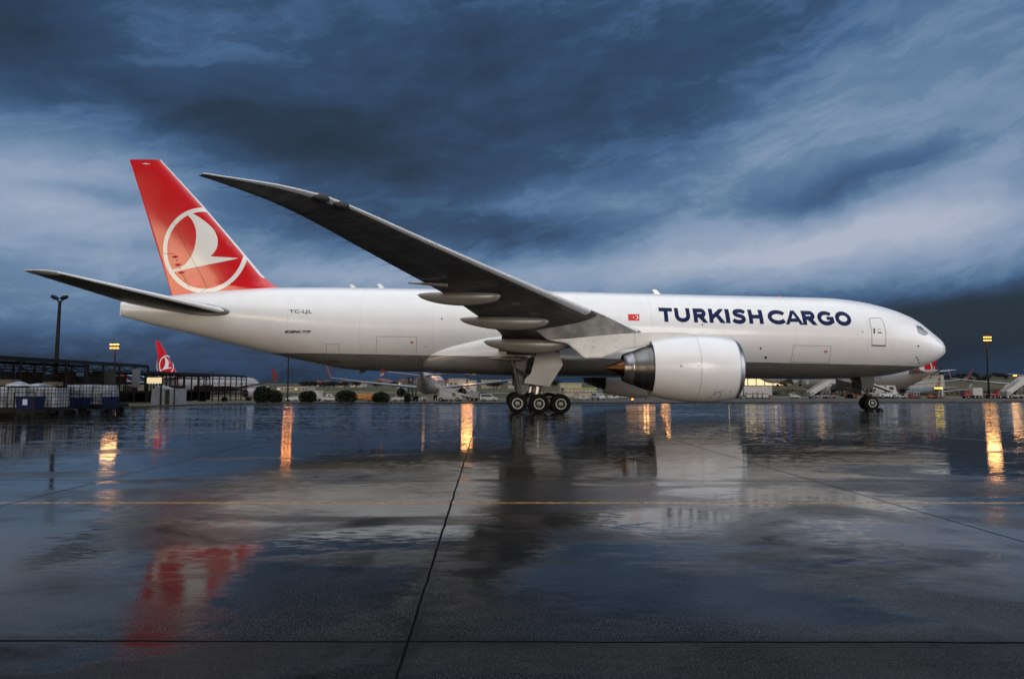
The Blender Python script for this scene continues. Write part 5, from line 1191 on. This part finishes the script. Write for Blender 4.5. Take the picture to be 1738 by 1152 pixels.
# ================================================================== BUSHES AND FAR TREES
def leafy(name, label, x, y, z, rx, ry, rz, mat_='bush_leaf', n=2600, leaf=.10, trunk=0, group=None, cat='bush', seed=1, conical=False):
    rnd = random.Random(seed); o = empty(name, (x, y, z)); tag(o, label, cat, group)
    mb = MB(); lobes = [(rnd.uniform(-.45, .45) * rx, rnd.uniform(-.4, .4) * ry, rnd.uniform(-.2, .55) * rz, rnd.uniform(.35, .75)) for _ in range(10)]
    for k in range(n):
        if rnd.random() < .4: cx = cy = cz = 0; q = 1
        else: cx, cy, cz, q = rnd.choice(lobes)
        u = Vector((rnd.gauss(0, 1), rnd.gauss(0, 1), rnd.gauss(0, 1))).normalized() * (rnd.random() ** .25) * q
        p = Vector((cx + u.x * rx * (1 if q == 1 else .75), cy + u.y * ry, trunk + rz + cz + u.z * rz * (1 if q == 1 else .8)))
        if conical: k_ = 1 - (p.z - trunk) / (2.3 * rz); p.x *= max(k_, .05) * 1.3; p.y *= max(k_, .05) * 1.3
        if p.z < .03: p.z = .03 + rnd.random() * .1
        a = Vector((rnd.gauss(0, 1), rnd.gauss(0, 1), rnd.gauss(0, 1))).normalized(); b_ = a.cross(Vector((rnd.gauss(0, 1), rnd.gauss(0, 1), rnd.gauss(0, 1)))).normalized(); l = leaf * rnd.uniform(.6, 1.3)
        mb.add([p - a * l, p - b_ * l * .5, p + a * l, p + b_ * l * .5], [(0, 1, 2, 3)])
    mb.build('crown', mat_, o)
    mb = MB()
    for k in range(4): mb.cyl((0, 0, 0), (rnd.uniform(-.5, .5) * rx, rnd.uniform(-.4, .4) * ry, trunk + rz * 1.1), .05 + trunk * .03, .02, 7)
    mb.build('trunk', 'trunk', o); return o
for k, (px0, px1, yt, lb) in enumerate(((431, 463, 654.5, 'largest dark clipped bush, leftmost of the row at the apron edge'), (457, 481, 662, 'dark bush merging with the largest bush, second of the row'), (507.5, 539, 663, 'dark rounded bush, third of the row from the left'), (569, 608.5, 661.5, 'wide dark flat-topped bush, fourth of the row'), (631, 663, 665, 'dark rounded bush right of the long orange truck'), (687, 697, 667, 'narrow dark bush before the left engine of the rear-view jet'))):
    Y_ = 79 + (k % 3) * .4; xa = (px0 - W / 2) / FPX * Y_; xb = (px1 - W / 2) / FPX * Y_; zt = at(px0, yt, Y_).z; z = gnd((xa + xb) / 2, Y_)
    leafy('clipped_bush', lb, (xa + xb) / 2, Y_, z - .02, (xb - xa) / 2, .85, (zt - z) / 2 * 1.0, n=3000, leaf=.12, seed=20 + k)
# skyline trees: one group behind the bushes
rnd = random.Random(11)
for k, (px, py, Y_, w_) in enumerate(((527, 650, 330, 3.0), (533, 648, 335, 2.2), (549, 652, 340, 3.4), (559, 653, 330, 2.6), (568, 655, 345, 2.8), (516, 655, 335, 2.6), (604, 655, 350, 3), (585, 656, 350, 3.2), (640, 657, 360, 3.2), (668, 656, 360, 3.0), (838, 652, 320, 4.2), (843, 654, 318, 3.0), (900, 652, 330, 3.5), (938, 652, 330, 3.2), (945, 650, 325, 3.0), (712, 650, 300, 3.0))):
    p = at(px, py, Y_); z = gnd(p.x, Y_)
    leafy('skyline_tree', 'dark tree on the skyline' if k not in (0, 1) else 'dark tree on the skyline', p.x, Y_, z, w_, w_, max((p.z - z - 1) / 2, 1.2), 'tree_leaf', n=420, leaf=.42, trunk=1.0, group='dark trees on the skyline', cat='tree', seed=50 + k)
for k in range(18):
    px = 1600 + k * 6.2 + rnd.uniform(-3, 3); Y_ = 560 + rnd.uniform(-40, 40); X_ = (px - W / 2) / FPX * Y_; z = gnd(X_, Y_)
    leafy('hill_tree', 'small dark tree on the brown hill', X_, Y_, z - .3, 2.6, 2.6, 1.8, 'tree_leaf', n=240, leaf=.5, trunk=.6, group='small trees on the brown hill', cat='tree', seed=90 + k)
# hedge along the far taxiway on the right
mb = MB(); rnd = random.Random(3)
for k in range(5200):
    X_ = rnd.uniform(88, 215); Y_ = 262 + rnd.uniform(-1.2, 1.2); z = gnd(X_, Y_) + rnd.random() ** .7 * (1.9 + .5 * math.sin(X_ * .31)); a = Vector((rnd.gauss(0, 1), rnd.gauss(0, 1), rnd.gauss(0, 1))).normalized(); b_ = a.cross(Vector((rnd.gauss(0, 1), rnd.gauss(0, 1), 1))).normalized(); p = Vector((X_, Y_, z)); l = .28
    mb.add([p - a * l, p - b_ * l * .6, p + a * l, p + b_ * l * .6], [(0, 1, 2, 3)])
h_ = mb.build('hedge', 'tree_leaf'); tag(h_, 'long dark hedge behind the parked vehicles at right', 'hedge')

# ================================================================== BUILDINGS
def building(px0, px1, py, Y_, label, m='building_cream', depth=12, rows=1, cols=6, roof=None, lit=False, name='airport_building', win=(1.2, 1.2), zlow=None, parapet=True):
    p0, p1 = at(px0, py, Y_), at(px1, py, Y_); xc = (p0.x + p1.x) / 2; w_ = p1.x - p0.x; z = min(gnd(p0.x, Y_), gnd(p1.x, Y_)) - .4; z = z if zlow is None else zlow; h_ = p0.z - z
    o = empty(name, (xc, Y_, z)); tag(o, label, 'building')
    mb = MB(); mb.box((0, depth / 2, h_ / 2), (w_, depth, h_)); mb.build('wall', m, o)
    mb = MB(); mb.box((0, depth / 2, h_ + .12), (w_ + .5, depth + .5, .28)); mb.build('roof', roof or m, o)
    if rows:
        for r in range(rows):
            for k in range(cols):
                xx = -w_ / 2 + w_ * (k + .5) / cols; zz_ = h_ * (r + .62) / rows if rows > 1 else h_ * .62
                mb = MB(); mb.box((xx, -.02, zz_), (win[0], .12, win[1])); wn = mb.build('window', 'lit_yellow' if lit and (k * 7 + r * 3) % 5 == 0 else 'window_dark', o)
                mb = MB(); mb.box((xx, -.08, zz_ - win[1] / 2 - .08), (win[0] + .3, .2, .1)); mb.build('sill', m, wn)
    return o, w_, h_
o, w_, h_ = building(762, 793, 643, 300, 'tan house left of the white building with the round badge', 'building_cream', cols=4, win=(.8, 1.0))
o, w_, h_ = building(779, 806, 646.5, 270, 'white building with a round dark badge on its wall', 'building_white', rows=0)
mb = MB(); mb.cyl((-w_ * .28, -.1, h_ * .48), (-w_ * .28, -.02, h_ * .48), 1.05, 1.05, 24); b_ = mb.build('badge', 'window_dark', o)
mb = MB(); mb.box((w_ * .1, -.06, h_ * .55), (1.6, .06, .5)); mb.build('sign_panel', 'vehicle_red', o); mb = MB(); mb.box((w_ * .3, -.06, h_ * .4), (1.4, .06, .3)); mb.build('sign_panel', 'window_dark', o)
building(817, 850, 645.5, 330, 'long cream building with small windows left of the wheel strut', cols=7, rows=1, win=(.7, 1.0))
building(862, 877, 646, 325, 'tan building with a brown roof seen beside the wheel strut', roof='roof_red', cols=3, win=(.9, .9))
o, w_, h_ = building(951, 987, 651, 270, 'cream two-storey building with six square windows right of the big gear door', cols=6, rows=1, win=(.75, .8))
o2, w2, h2 = building(958, 1012, 659, 262, 'lower cream wing with a green roof in front of the six-window building', cols=9, rows=1, win=(.8, .35), roof='roof_green', depth=7)
building(470, 523, 657, 300, 'pale low terminal hall behind the bushes', 'building_cream', cols=9, rows=1, lit=True, win=(.7, .5))
building(530, 541, 664, 240, 'small white shed with a pitched look behind the third bush', 'building_white', rows=0, depth=5)
building(420, 470, 654, 330, 'dark grey block at the end of the steel frame', 'building_grey', cols=8, rows=1, lit=True, win=(.6, .5))
# town on the skyline
rnd = random.Random(5)
for k in range(22):
    px = 540 + k * 12 + rnd.uniform(-4, 4); Y_ = 520 + rnd.uniform(-60, 90); X_ = (px - W / 2) / FPX * Y_; z = gnd(X_, Y_) - .5
    o = empty('town_house', (X_, Y_, z), rnd.uniform(-.4, .4)); tag(o, 'small house on the far skyline', 'house', 'houses on the far skyline')
    w_, h_ = rnd.uniform(6, 11), rnd.uniform(2.6, 4.6); mb = MB(); mb.box((0, 0, h_ / 2), (w_, 8, h_)); mb.build('wall', rnd.choice(['building_cream', 'building_grey', 'building_white', 'building_grey']), o)
    mb = MB(); mb.prism([(-w_ / 2 - .3, -4.3, h_), (w_ / 2 + .3, -4.3, h_), (0, -4.3, h_ + 1.6)], (0, 8.6, 0)); mb.build('roof', 'roof_red', o)
    mb = MB(); mb.box((rnd.uniform(-2, 2), -4.05, h_ * .55), (.9, .1, .9)); mb.build('window', 'lit_yellow' if k % 2 == 0 else 'window_dark', o)
# lit hangar under the forward hull
p0, p1 = at(1262, 655, 440), at(1362, 655, 440); z = gnd(p0.x, 440) - .5; w_ = p1.x - p0.x; xc = (p0.x + p1.x) / 2; h_ = 12.5
o = empty('hangar', (xc, 440, z)); tag(o, 'big hangar with a glowing yellow open front under the forward hull', 'hangar')
mb = MB(); mb.box((0, 30.5, h_ / 2), (w_, 1, h_)); mb.build('back_wall', 'hall_wall_glow', o)  # the wall itself emits, standing in for lamplight inside the hall
for sg in (1, -1): mb = MB(); mb.box((sg * (w_ / 2 - .4), 15, h_ / 2), (.8, 30, h_)); mb.build('side_wall', 'building_cream', o)
mb = MB(); mb.box((0, 15, h_ + .6), (w_ + 1, 32, 1.2)); mb.build('roof', 'building_grey', o)
for k in range(7): mb = MB(); xx = -w_ / 2 + w_ * (k + .5) / 7; mb.box((xx, -.2, h_ / 2), (.5, .5, h_)); mb.build('column', 'building_cream', o)
for k in (1, 4): mb = MB(); xx = -w_ / 2 + w_ * (k + .9) / 7; mb.box((xx, 3, h_ * .62), (2.4, .3, 1.2)); mb.build('hall_lamp', 'lamp_soft', o)
for k in range(5):
    mb = MB(); xx = -w_ / 2 + 6 + 7.0 * k; mb.box((xx + 8, -.9, 9.6), (3.0, .3, .8)); mb.build('violet_lamp', 'lamp_violet', o)
# glass office left of it, white ridge halls to the right
building(1248, 1264, 646, 400, 'grey glass-fronted office against the left side of the lit hangar', 'building_grey', cols=3, rows=2, win=(1.4, .9))
building(1366, 1395, 646, 430, 'pale striped hall behind the teal jet', 'building_green', rows=0, depth=20)
o, w_, h_ = building(1541, 1602, 636.5, 300, 'pale green hangar behind the raised tail cone at right', 'building_green', rows=0, depth=25, roof='building_grey')
mb = MB(); mb.box((0, -.3, h_ * .30), (w_ * .98, .5, h_ * .55)); mb.build('door_panel', 'building_cream', o)
# radar mast and small beacon tower
p = at(1597, 622, 260); z = gnd(p.x, 260); o = empty('control_tower', (p.x, 260, z)); tag(o, 'slim control tower right of the raised tail cone', 'tower')
mb = MB(); mb.cyl((0, 0, 0), (0, 0, p.z - z - 3), .45, .35, 12); mb.build('shaft', 'building_white', o); mb = MB(); mb.lathe([(0, .35), (.5, .95), (1.4, 1.1), (1.6, .5), (3, .06)], (0, 0, p.z - z - 3), (0, 0, 1), 14); mb.build('cab', 'steel_dark', o)
p = at(697, 640, 140); z = gnd(p.x, 140); o = empty('lattice_tower', (p.x, 140, z)); tag(o, 'dark lattice mast with equipment between the two tailplanes of the rear-view jet', 'mast')
hh = p.z - z; mb = MB()
for sx in (-.45, .45):
    for sy in (-.45, .45): mb.bar((sx, sy, 0), (sx, sy, hh), .1)
for k in range(int(hh / .9)):
    for sy in (-.45, .45): mb.bar((-.45, sy, k * .9), (.45, sy, k * .9 + .9), .06); mb.bar((.45, sy, k * .9), (-.45, sy, k * .9 + .9), .06)
mb.build('lattice', 'steel_mid', o); mb = MB(); mb.box((0, 0, hh), (1.5, 1.2, .16)); mb.build('platform', 'steel_mid', o)
for k in range(3): mb = MB(); mb.box((-.35 + .35 * k, -.5, hh - .5 - .55 * k), (.4, .3, .4)); mb.build('equipment_box', 'crate_grey', o)

# ================================================================== LEFT SIDE: STEEL SHEDS, DOLLIES, BOOTH
def frame_shed(P0, P1, bays, ztop, zfloor, depth, label, z0=0.0, side=(-1, -.1), crates=True, roof=.28, seed=4, diag=True):
    o = empty('steel_shed', (P0[0], P0[1], z0)); tag(o, label, 'shed'); rnd = random.Random(seed)
    d = Vector((P1[0] - P0[0], P1[1] - P0[1], 0)); n_ = Vector((side[0], side[1], 0)).normalized() * depth
    for rw in (0, 1):
        for k in range(bays + 1):
            q = d * k / bays + n_ * rw; mb = MB(); mb.bar(q, q + Vector((0, 0, ztop)), .16); mb.build('post', 'steel_dark', o)
    mb = MB()
    for rw in (0, 1): mb.bar(n_ * rw + Vector((0, 0, ztop)), d + n_ * rw + Vector((0, 0, ztop)), .14, roof); mb.bar(n_ * rw + Vector((0, 0, ztop - .62)), d + n_ * rw + Vector((0, 0, ztop - .62)), .10, .12)
    for k in range(bays):
        for rw in (0, 1):
            q0, q1 = d * k / bays + n_ * rw, d * (k + 1) / bays + n_ * rw; mb.bar(q0 + Vector((0, 0, ztop)), (q0 + q1) / 2 + Vector((0, 0, ztop - .62)), .05); mb.bar((q0 + q1) / 2 + Vector((0, 0, ztop - .62)), q1 + Vector((0, 0, ztop)), .05)
    mb.build('roof_truss', 'steel_dark', o)
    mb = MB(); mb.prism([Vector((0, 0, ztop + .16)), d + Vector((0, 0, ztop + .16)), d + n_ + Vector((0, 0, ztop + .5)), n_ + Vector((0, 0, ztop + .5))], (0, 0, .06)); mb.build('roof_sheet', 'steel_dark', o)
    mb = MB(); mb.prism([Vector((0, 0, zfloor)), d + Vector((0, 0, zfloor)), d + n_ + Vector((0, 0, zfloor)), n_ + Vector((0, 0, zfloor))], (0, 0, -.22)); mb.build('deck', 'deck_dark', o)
    if diag:
        for k in range(bays):
            q0, q1 = d * k / bays, d * (k + 1) / bays; mb = MB(); mb.bar(q0 + Vector((0, 0, ztop - .62)), q1 + Vector((0, 0, zfloor)), .09); mb.build('brace', 'steel_dark', o)
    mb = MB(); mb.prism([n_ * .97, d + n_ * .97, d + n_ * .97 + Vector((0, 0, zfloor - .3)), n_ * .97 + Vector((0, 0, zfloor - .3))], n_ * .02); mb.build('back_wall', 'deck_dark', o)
    if crates:
        u = d.normalized(); q = .4; Ld = d.length
        while q < Ld - 1.6:
            w_ = rnd.uniform(1.2, 2.6); h_ = rnd.uniform(.55, 1.0)
            if rnd.random() < .85:
                e = Vector(P0 + (z0,)) if len(P0) == 2 else Vector(P0); c = e + u * (q + w_ / 2) + n_ * rnd.uniform(.25, .4); mb = MB()
                mb.box((0, 0, h_ / 2), (w_, 1.1, h_), rz=0); mb.box((0, 0, .04), (w_ + .1, 1.2, .08)); cr = mb.build('cargo_crate', rnd.choice(['crate_brown', 'crate_brown', 'crate_grey', 'steel_mid']), None, bevel=.02)
                cr.location = c + Vector((0, 0, zfloor + .005)); cr.rotation_euler = (0, 0, math.atan2(u.y, u.x) + rnd.uniform(-.05, .05)); tag(cr, 'dim cargo crate on the upper deck of the %s steel shed' % ('near' if z0 == 0 else 'farther open'), 'crate', 'crates on the %s shed deck' % ('near' if z0 == 0 else 'farther'))
            q += w_ + rnd.uniform(.15, .8)
    return o
def XY(px, Y_): return ((px - W / 2) / FPX * Y_, Y_)
s0, s1 = XY(-260, 41), XY(252, 78)
frame_shed(s0, s1, 12, 4.05, 2.25, 6.5, 'long dark steel shed with an upper deck of crates at the left picture edge')
s0, s1 = XY(250, 92), XY(419, 136)
frame_shed(s0, s1, 14, 4.55, 2.0, 7, 'farther open steel frame with many posts left of the bushes', z0=-.85, crates=True, roof=.34, seed=9, diag=False)
# panels hung inside the near shed
for px0, px1, py0, py1, Y_, mm in ((225, 237, 626, 657, 73, 'building_grey'), (178, 196, 628, 655, 68, 'crate_grey')):
    p0, p1 = at(px0, py0, Y_), at(px1, py1, Y_); mb = MB(); mb.box(((p0.x + p1.x) / 2, Y_, (p0.z + p1.z) / 2), (p1.x - p0.x, .08, p0.z - p1.z)); q = mb.build('hanging_panel', mm); tag(q, 'pale grey sheet hanging in the end bay of the near shed' if px0 > 200 else 'grey tarpaulin sheet hanging under the near shed roof', 'panel')
# booth with lit board
p0, p1 = at(256, 657, 70), at(299, 684, 70); xc = (p0.x + p1.x) / 2; w_ = p1.x - p0.x; o = empty('white_booth', (xc, 70, -.1)); tag(o, 'white sheeted booth with a narrow dark door beside the near shed', 'booth')
mb = MB(); hz = p0.z + .1; hw_ = w_ / 2; rg = []
mb.prism([(-hw_, 0, 0), (-hw_ + .1, 0, hz * .8), (-hw_ + .55, 0, hz * 1.08), (-hw_ * .15, 0, hz * .96), (hw_ * .3, 0, hz * .9), (hw_, 0, hz * .93), (hw_, 0, 0)], (0, 2.2, 0)); mb.build('booth_body', 'tent_white', o, bevel=.03)
mb = MB(); mb.box((hw_ * .30, -.03, .85), (.42, .06, 1.5)); mb.build('door', 'steel_mid', o)
mb = MB(); mb.bar((-hw_ * .18, -.08, 0), (-hw_ * .18, -.08, 2.2), .12); mb.build('post', 'steel_dark', o)
mb = MB(); mb.bar((hw_ * .86, -.08, 0), (hw_ * .86, -.08, 1.7), .08); mb.build('post', 'steel_dark', o)
p0, p1 = at(250, 640.5, 72), at(274, 650.5, 72); o = empty('lit_board', ((p0.x + p1.x) / 2, 72, 0)); tag(o, 'glowing cream light panel above the white booth', 'light panel')
mb = MB(); mb.box((0, 0, (p0.z + p1.z) / 2), (p1.x - p0.x, .12, p0.z - p1.z)); mb.build('panel_face', 'lit_yellow', o); mb = MB(); mb.bar((-.4, .1, 0), (-.4, .1, p1.z), .1); mb.bar((.5, .1, 0), (.5, .1, p1.z), .1); mb.build('bracket', 'steel_dark', o)

def dolly(x0, x1, y, zd, zt, label, rz=0.0, panels=()):
    o = empty('cage_dolly', ((x0 + x1) / 2, y, 0), rz); tag(o, label, 'cargo dolly', 'caged cargo dollies'); w_ = x1 - x0
    mb = MB(); mb.box((0, 0, zd - .1), (w_, 1.7, .16)); mb.box((0, -.8, zd - .2), (w_, .08, .2)); mb.build('deck', 'steel_dark', o)
    mb = MB(); n = int(w_ / .21)
    for sy in (-.84, .84):
        for k in range(n + 1): xx = -w_ / 2 + w_ * k / n; mb.box((xx, sy, (zd + zt) / 2), (.022, .022, zt - zd))
        for k in range(7): zz_ = zd + (zt - zd) * k / 6; mb.box((0, sy, zz_), (w_, .026, .026))
    for sx in (-w_ / 2, w_ / 2):
        for k in range(8): mb.box((sx, -.84 + 1.68 * k / 7, (zd + zt) / 2), (.022, .022, zt - zd))
        for k in range(7): mb.box((sx, 0, zd + (zt - zd) * k / 6), (.026, 1.68, .026))
    mb.build('wire_cage', 'cage_wire', o)
    mb = MB(); mb.cyl((-w_ / 2, 0, zd - .3), (-w_ / 2 - .9, -.1, .3), .04, .04, 8); mb.build('towbar', 'steel_dark', o)
    for sx in (-1, 1):
        for sy in (-.7, .7):
            mb = MB(); mb.cyl((sx * w_ * .36, sy - .09, .24), (sx * w_ * .36, sy + .09, .24), .24, .24, 18); mb.build('wheel', 'tyre', o, smooth=True)
            mb = MB(); mb.bar((sx * w_ * .36, sy, .24), (sx * w_ * .36, sy, zd - .15), .1); mb.build('axle_leg', 'steel_dark', o)
    # wrapped pallets stand inside the cage
    q = -w_ / 2 + .12; rn = random.Random(int(abs(x0) * 10))
    while q < w_ / 2 - .5:
        pw = min(rn.uniform(.8, 1.25), w_ / 2 - .08 - q); hh = (zt - zd) * rn.uniform(.84, .98); mb = MB(); rg = []; N_2 = 12
        for k in range(9):
            u = k / 8; zz_ = zd + .02 + hh * u; sq = 1 - .04 * math.sin(u * 9 + q) - .10 * max(0, u - .85) / .15; rg.append([(q + pw / 2 + pw / 2 * .96 * sq * math.copysign(abs(math.cos(t_)) ** .35, math.cos(t_)), .72 * sq * math.copysign(abs(math.sin(t_)) ** .35, math.sin(t_)), zz_) for t_ in [2 * math.pi * (j + .5) / N_2 for j in range(N_2)]])
        mb.loft(rg); w2 = mb.build('wrapped_pallet', 'wrap_white', None, smooth=True, angle=50); w2.matrix_world = Matrix.Translation(o.location) @ Matrix.Rotation(rz, 4, 'Z')
        w2.location = o.location; w2.rotation_euler = (0, 0, rz); tag(w2, 'white film-wrapped pallet inside the wire cage of the %s dolly' % ('nearest' if y < 43 else 'farther'), 'pallet', 'wrapped pallets in the %s dolly cage' % ('nearest' if y < 43 else 'farther')); q += pw + .03
    return o
d1 = dolly(-33.6, -26.25, 40.2, .62, 1.84, 'nearest caged dolly, cut by the left picture edge')
d2 = dolly(-29.9, -26.3, 46.2, .64, 1.98, 'caged dolly farther back, right end beside the shed')
def tub(px0, px1, py, Y_, zb, label, paper=False):
    p0, p1 = at(px0, py, Y_), at(px1, py, Y_); w_ = p1.x - p0.x; xc = (p0.x + p1.x) / 2; o = empty('blue_tub_cart', (xc, Y_, 0)); tag(o, label, 'cart', 'blue tub carts'); zt = p0.z
    mb = MB(); rg = [[(sx * w_ / 2 * k, sy * .45 * k, z_) for sx, sy in ((-1, -1), (1, -1), (1, 1), (-1, 1))] for z_, k in ((zb, .86), (zt - .12, .98), (zt - .06, 1.03), (zt, 1.0))]; mb.loft(rg); mb.build('tub', 'tub_blue', o, bevel=.03)
    mb = MB(); mb.bar((-w_ / 2, -.5, .2), (-w_ / 2, -.5, zt + .22), .04); mb.bar((w_ / 2, -.5, .2), (w_ / 2, -.5, zt + .22), .04); mb.bar((-w_ / 2, -.5, zt + .22), (w_ / 2, -.5, zt + .22), .04); mb.box((0, 0, zb - .06), (w_, .95, .08)); mb.build('frame', 'steel_dark', o)
    for sx in (-1, 1):
        for sy in (-.38, .38): mb = MB(); mb.cyl((sx * w_ * .38, sy - .05, .14), (sx * w_ * .38, sy + .05, .14), .14, .14, 14); mb.build('wheel', 'tyre', o, smooth=True)
    if paper: mb = MB(); mb.box((.02, -.475, (zb + zt) / 2 + .05), (.26, .006, .32)); mb.build('paper_sheet', 'paper', o)
tub(35, 70, 672, 38.3, .55, 'blue tub cart with a white paper on its side, before the nearest dolly', True)
tub(115, 149, 674, 44.6, .50, 'blue tub cart at the left end of the second dolly')
tub(179, 197, 673, 45.0, .45, 'small blue tub cart at the right end of the second dolly')
# loose sheets and boards piled behind and on the first cage
for (px0, px1, py0, py1, Y_, mm, nm, lb, ct) in ((0, 25, 644, 654, 42.5, 'cardboard', 'board_stack', 'tan stacked boards at the left edge above the first cage', 'boards'), (78, 100, 648, 655, 42.5, 'cardboard', 'board_stack', 'short stack of brown boards above the first cage', 'boards')):
    p0, p1 = at(px0, py0, Y_), at(px1, py1, Y_); o = empty(nm, ((p0.x + p1.x) / 2, Y_, 0)); tag(o, lb, ct)
    for k in range(4): mb = MB(); zz_ = p1.z + (p0.z - p1.z) * (k + .5) / 4; mb.box((.03 * (k % 2), 0, zz_), (p1.x - p0.x, .7, (p0.z - p1.z) / 4 * .72)); mb.build('board', mm, o)
    mb = MB(); mb.box((0, 0, p1.z / 2), (p1.x - p0.x - .1, .6, p1.z)); mb.build('pallet_base', 'crate_brown', o)
mb = MB(); rg = []
p0, p1 = at(24, 652, 40.4), at(80, 652, 40.4)
for k in range(15):
    u = k / 14; x_ = p0.x + (p1.x - p0.x) * u; h_ = .05 + .22 * abs(math.sin(u * 5.2 + .6)) * (1 if u < .35 else .45); rg.append([(x_, 39.7, 1.86), (x_, 39.8, 1.87 + h_ * .6), (x_, 40.3, 1.87 + h_), (x_, 40.8, 1.87 + h_ * .5), (x_, 40.9, 1.86)])
mb.loft(rg); q = mb.build('white_cloth', 'wrap_white', smooth=True); tag(q, 'crumpled white sheet lying on top of the first cage', 'cloth')
# rows of dim stacked goods under the near shed deck
rnd = random.Random(31)
for k in range(9):
    Y_ = 46 + k * 3.4; X_ = XY(-150 + k * 42, Y_)[0] - 1.8; h_ = rnd.uniform(.9, 1.5); mb = MB(); mb.box((0, 0, h_ / 2), (1.5, 2.2, h_)); mb.box((0, 0, .06), (1.6, 2.3, .12)); q = mb.build('stored_crate', rnd.choice(['crate_brown', 'crate_grey', 'steel_mid']), bevel=.02); q.location = (X_, Y_, .0); q.rotation_euler = (0, 0, rnd.uniform(-.1, .1)); tag(q, 'dim crate standing on the ground under the near shed', 'crate', 'crates under the near shed')

# rubber chock at the nose wheels
q = L(NA - .62, .36, 0); o = empty('wheel_chock', (q.x + AX, AY - .36 + .0174 * q.x, 0)); tag(o, 'small black chock on the apron against the nose wheels', 'chock')
mb = MB(); mb.prism([(-.14, -.35, .002), (.14, -.35, .002), (.04, -.35, .17), (-.06, -.35, .17)], (0, .7, 0)); mb.build('chock_block', 'rubber', o, bevel=.01)
mb = MB(); mb.cyl((0, -.35, .1), (.3, -.6, .012), .012, .012, 6); mb.build('rope', 'vehicle_orange', o)
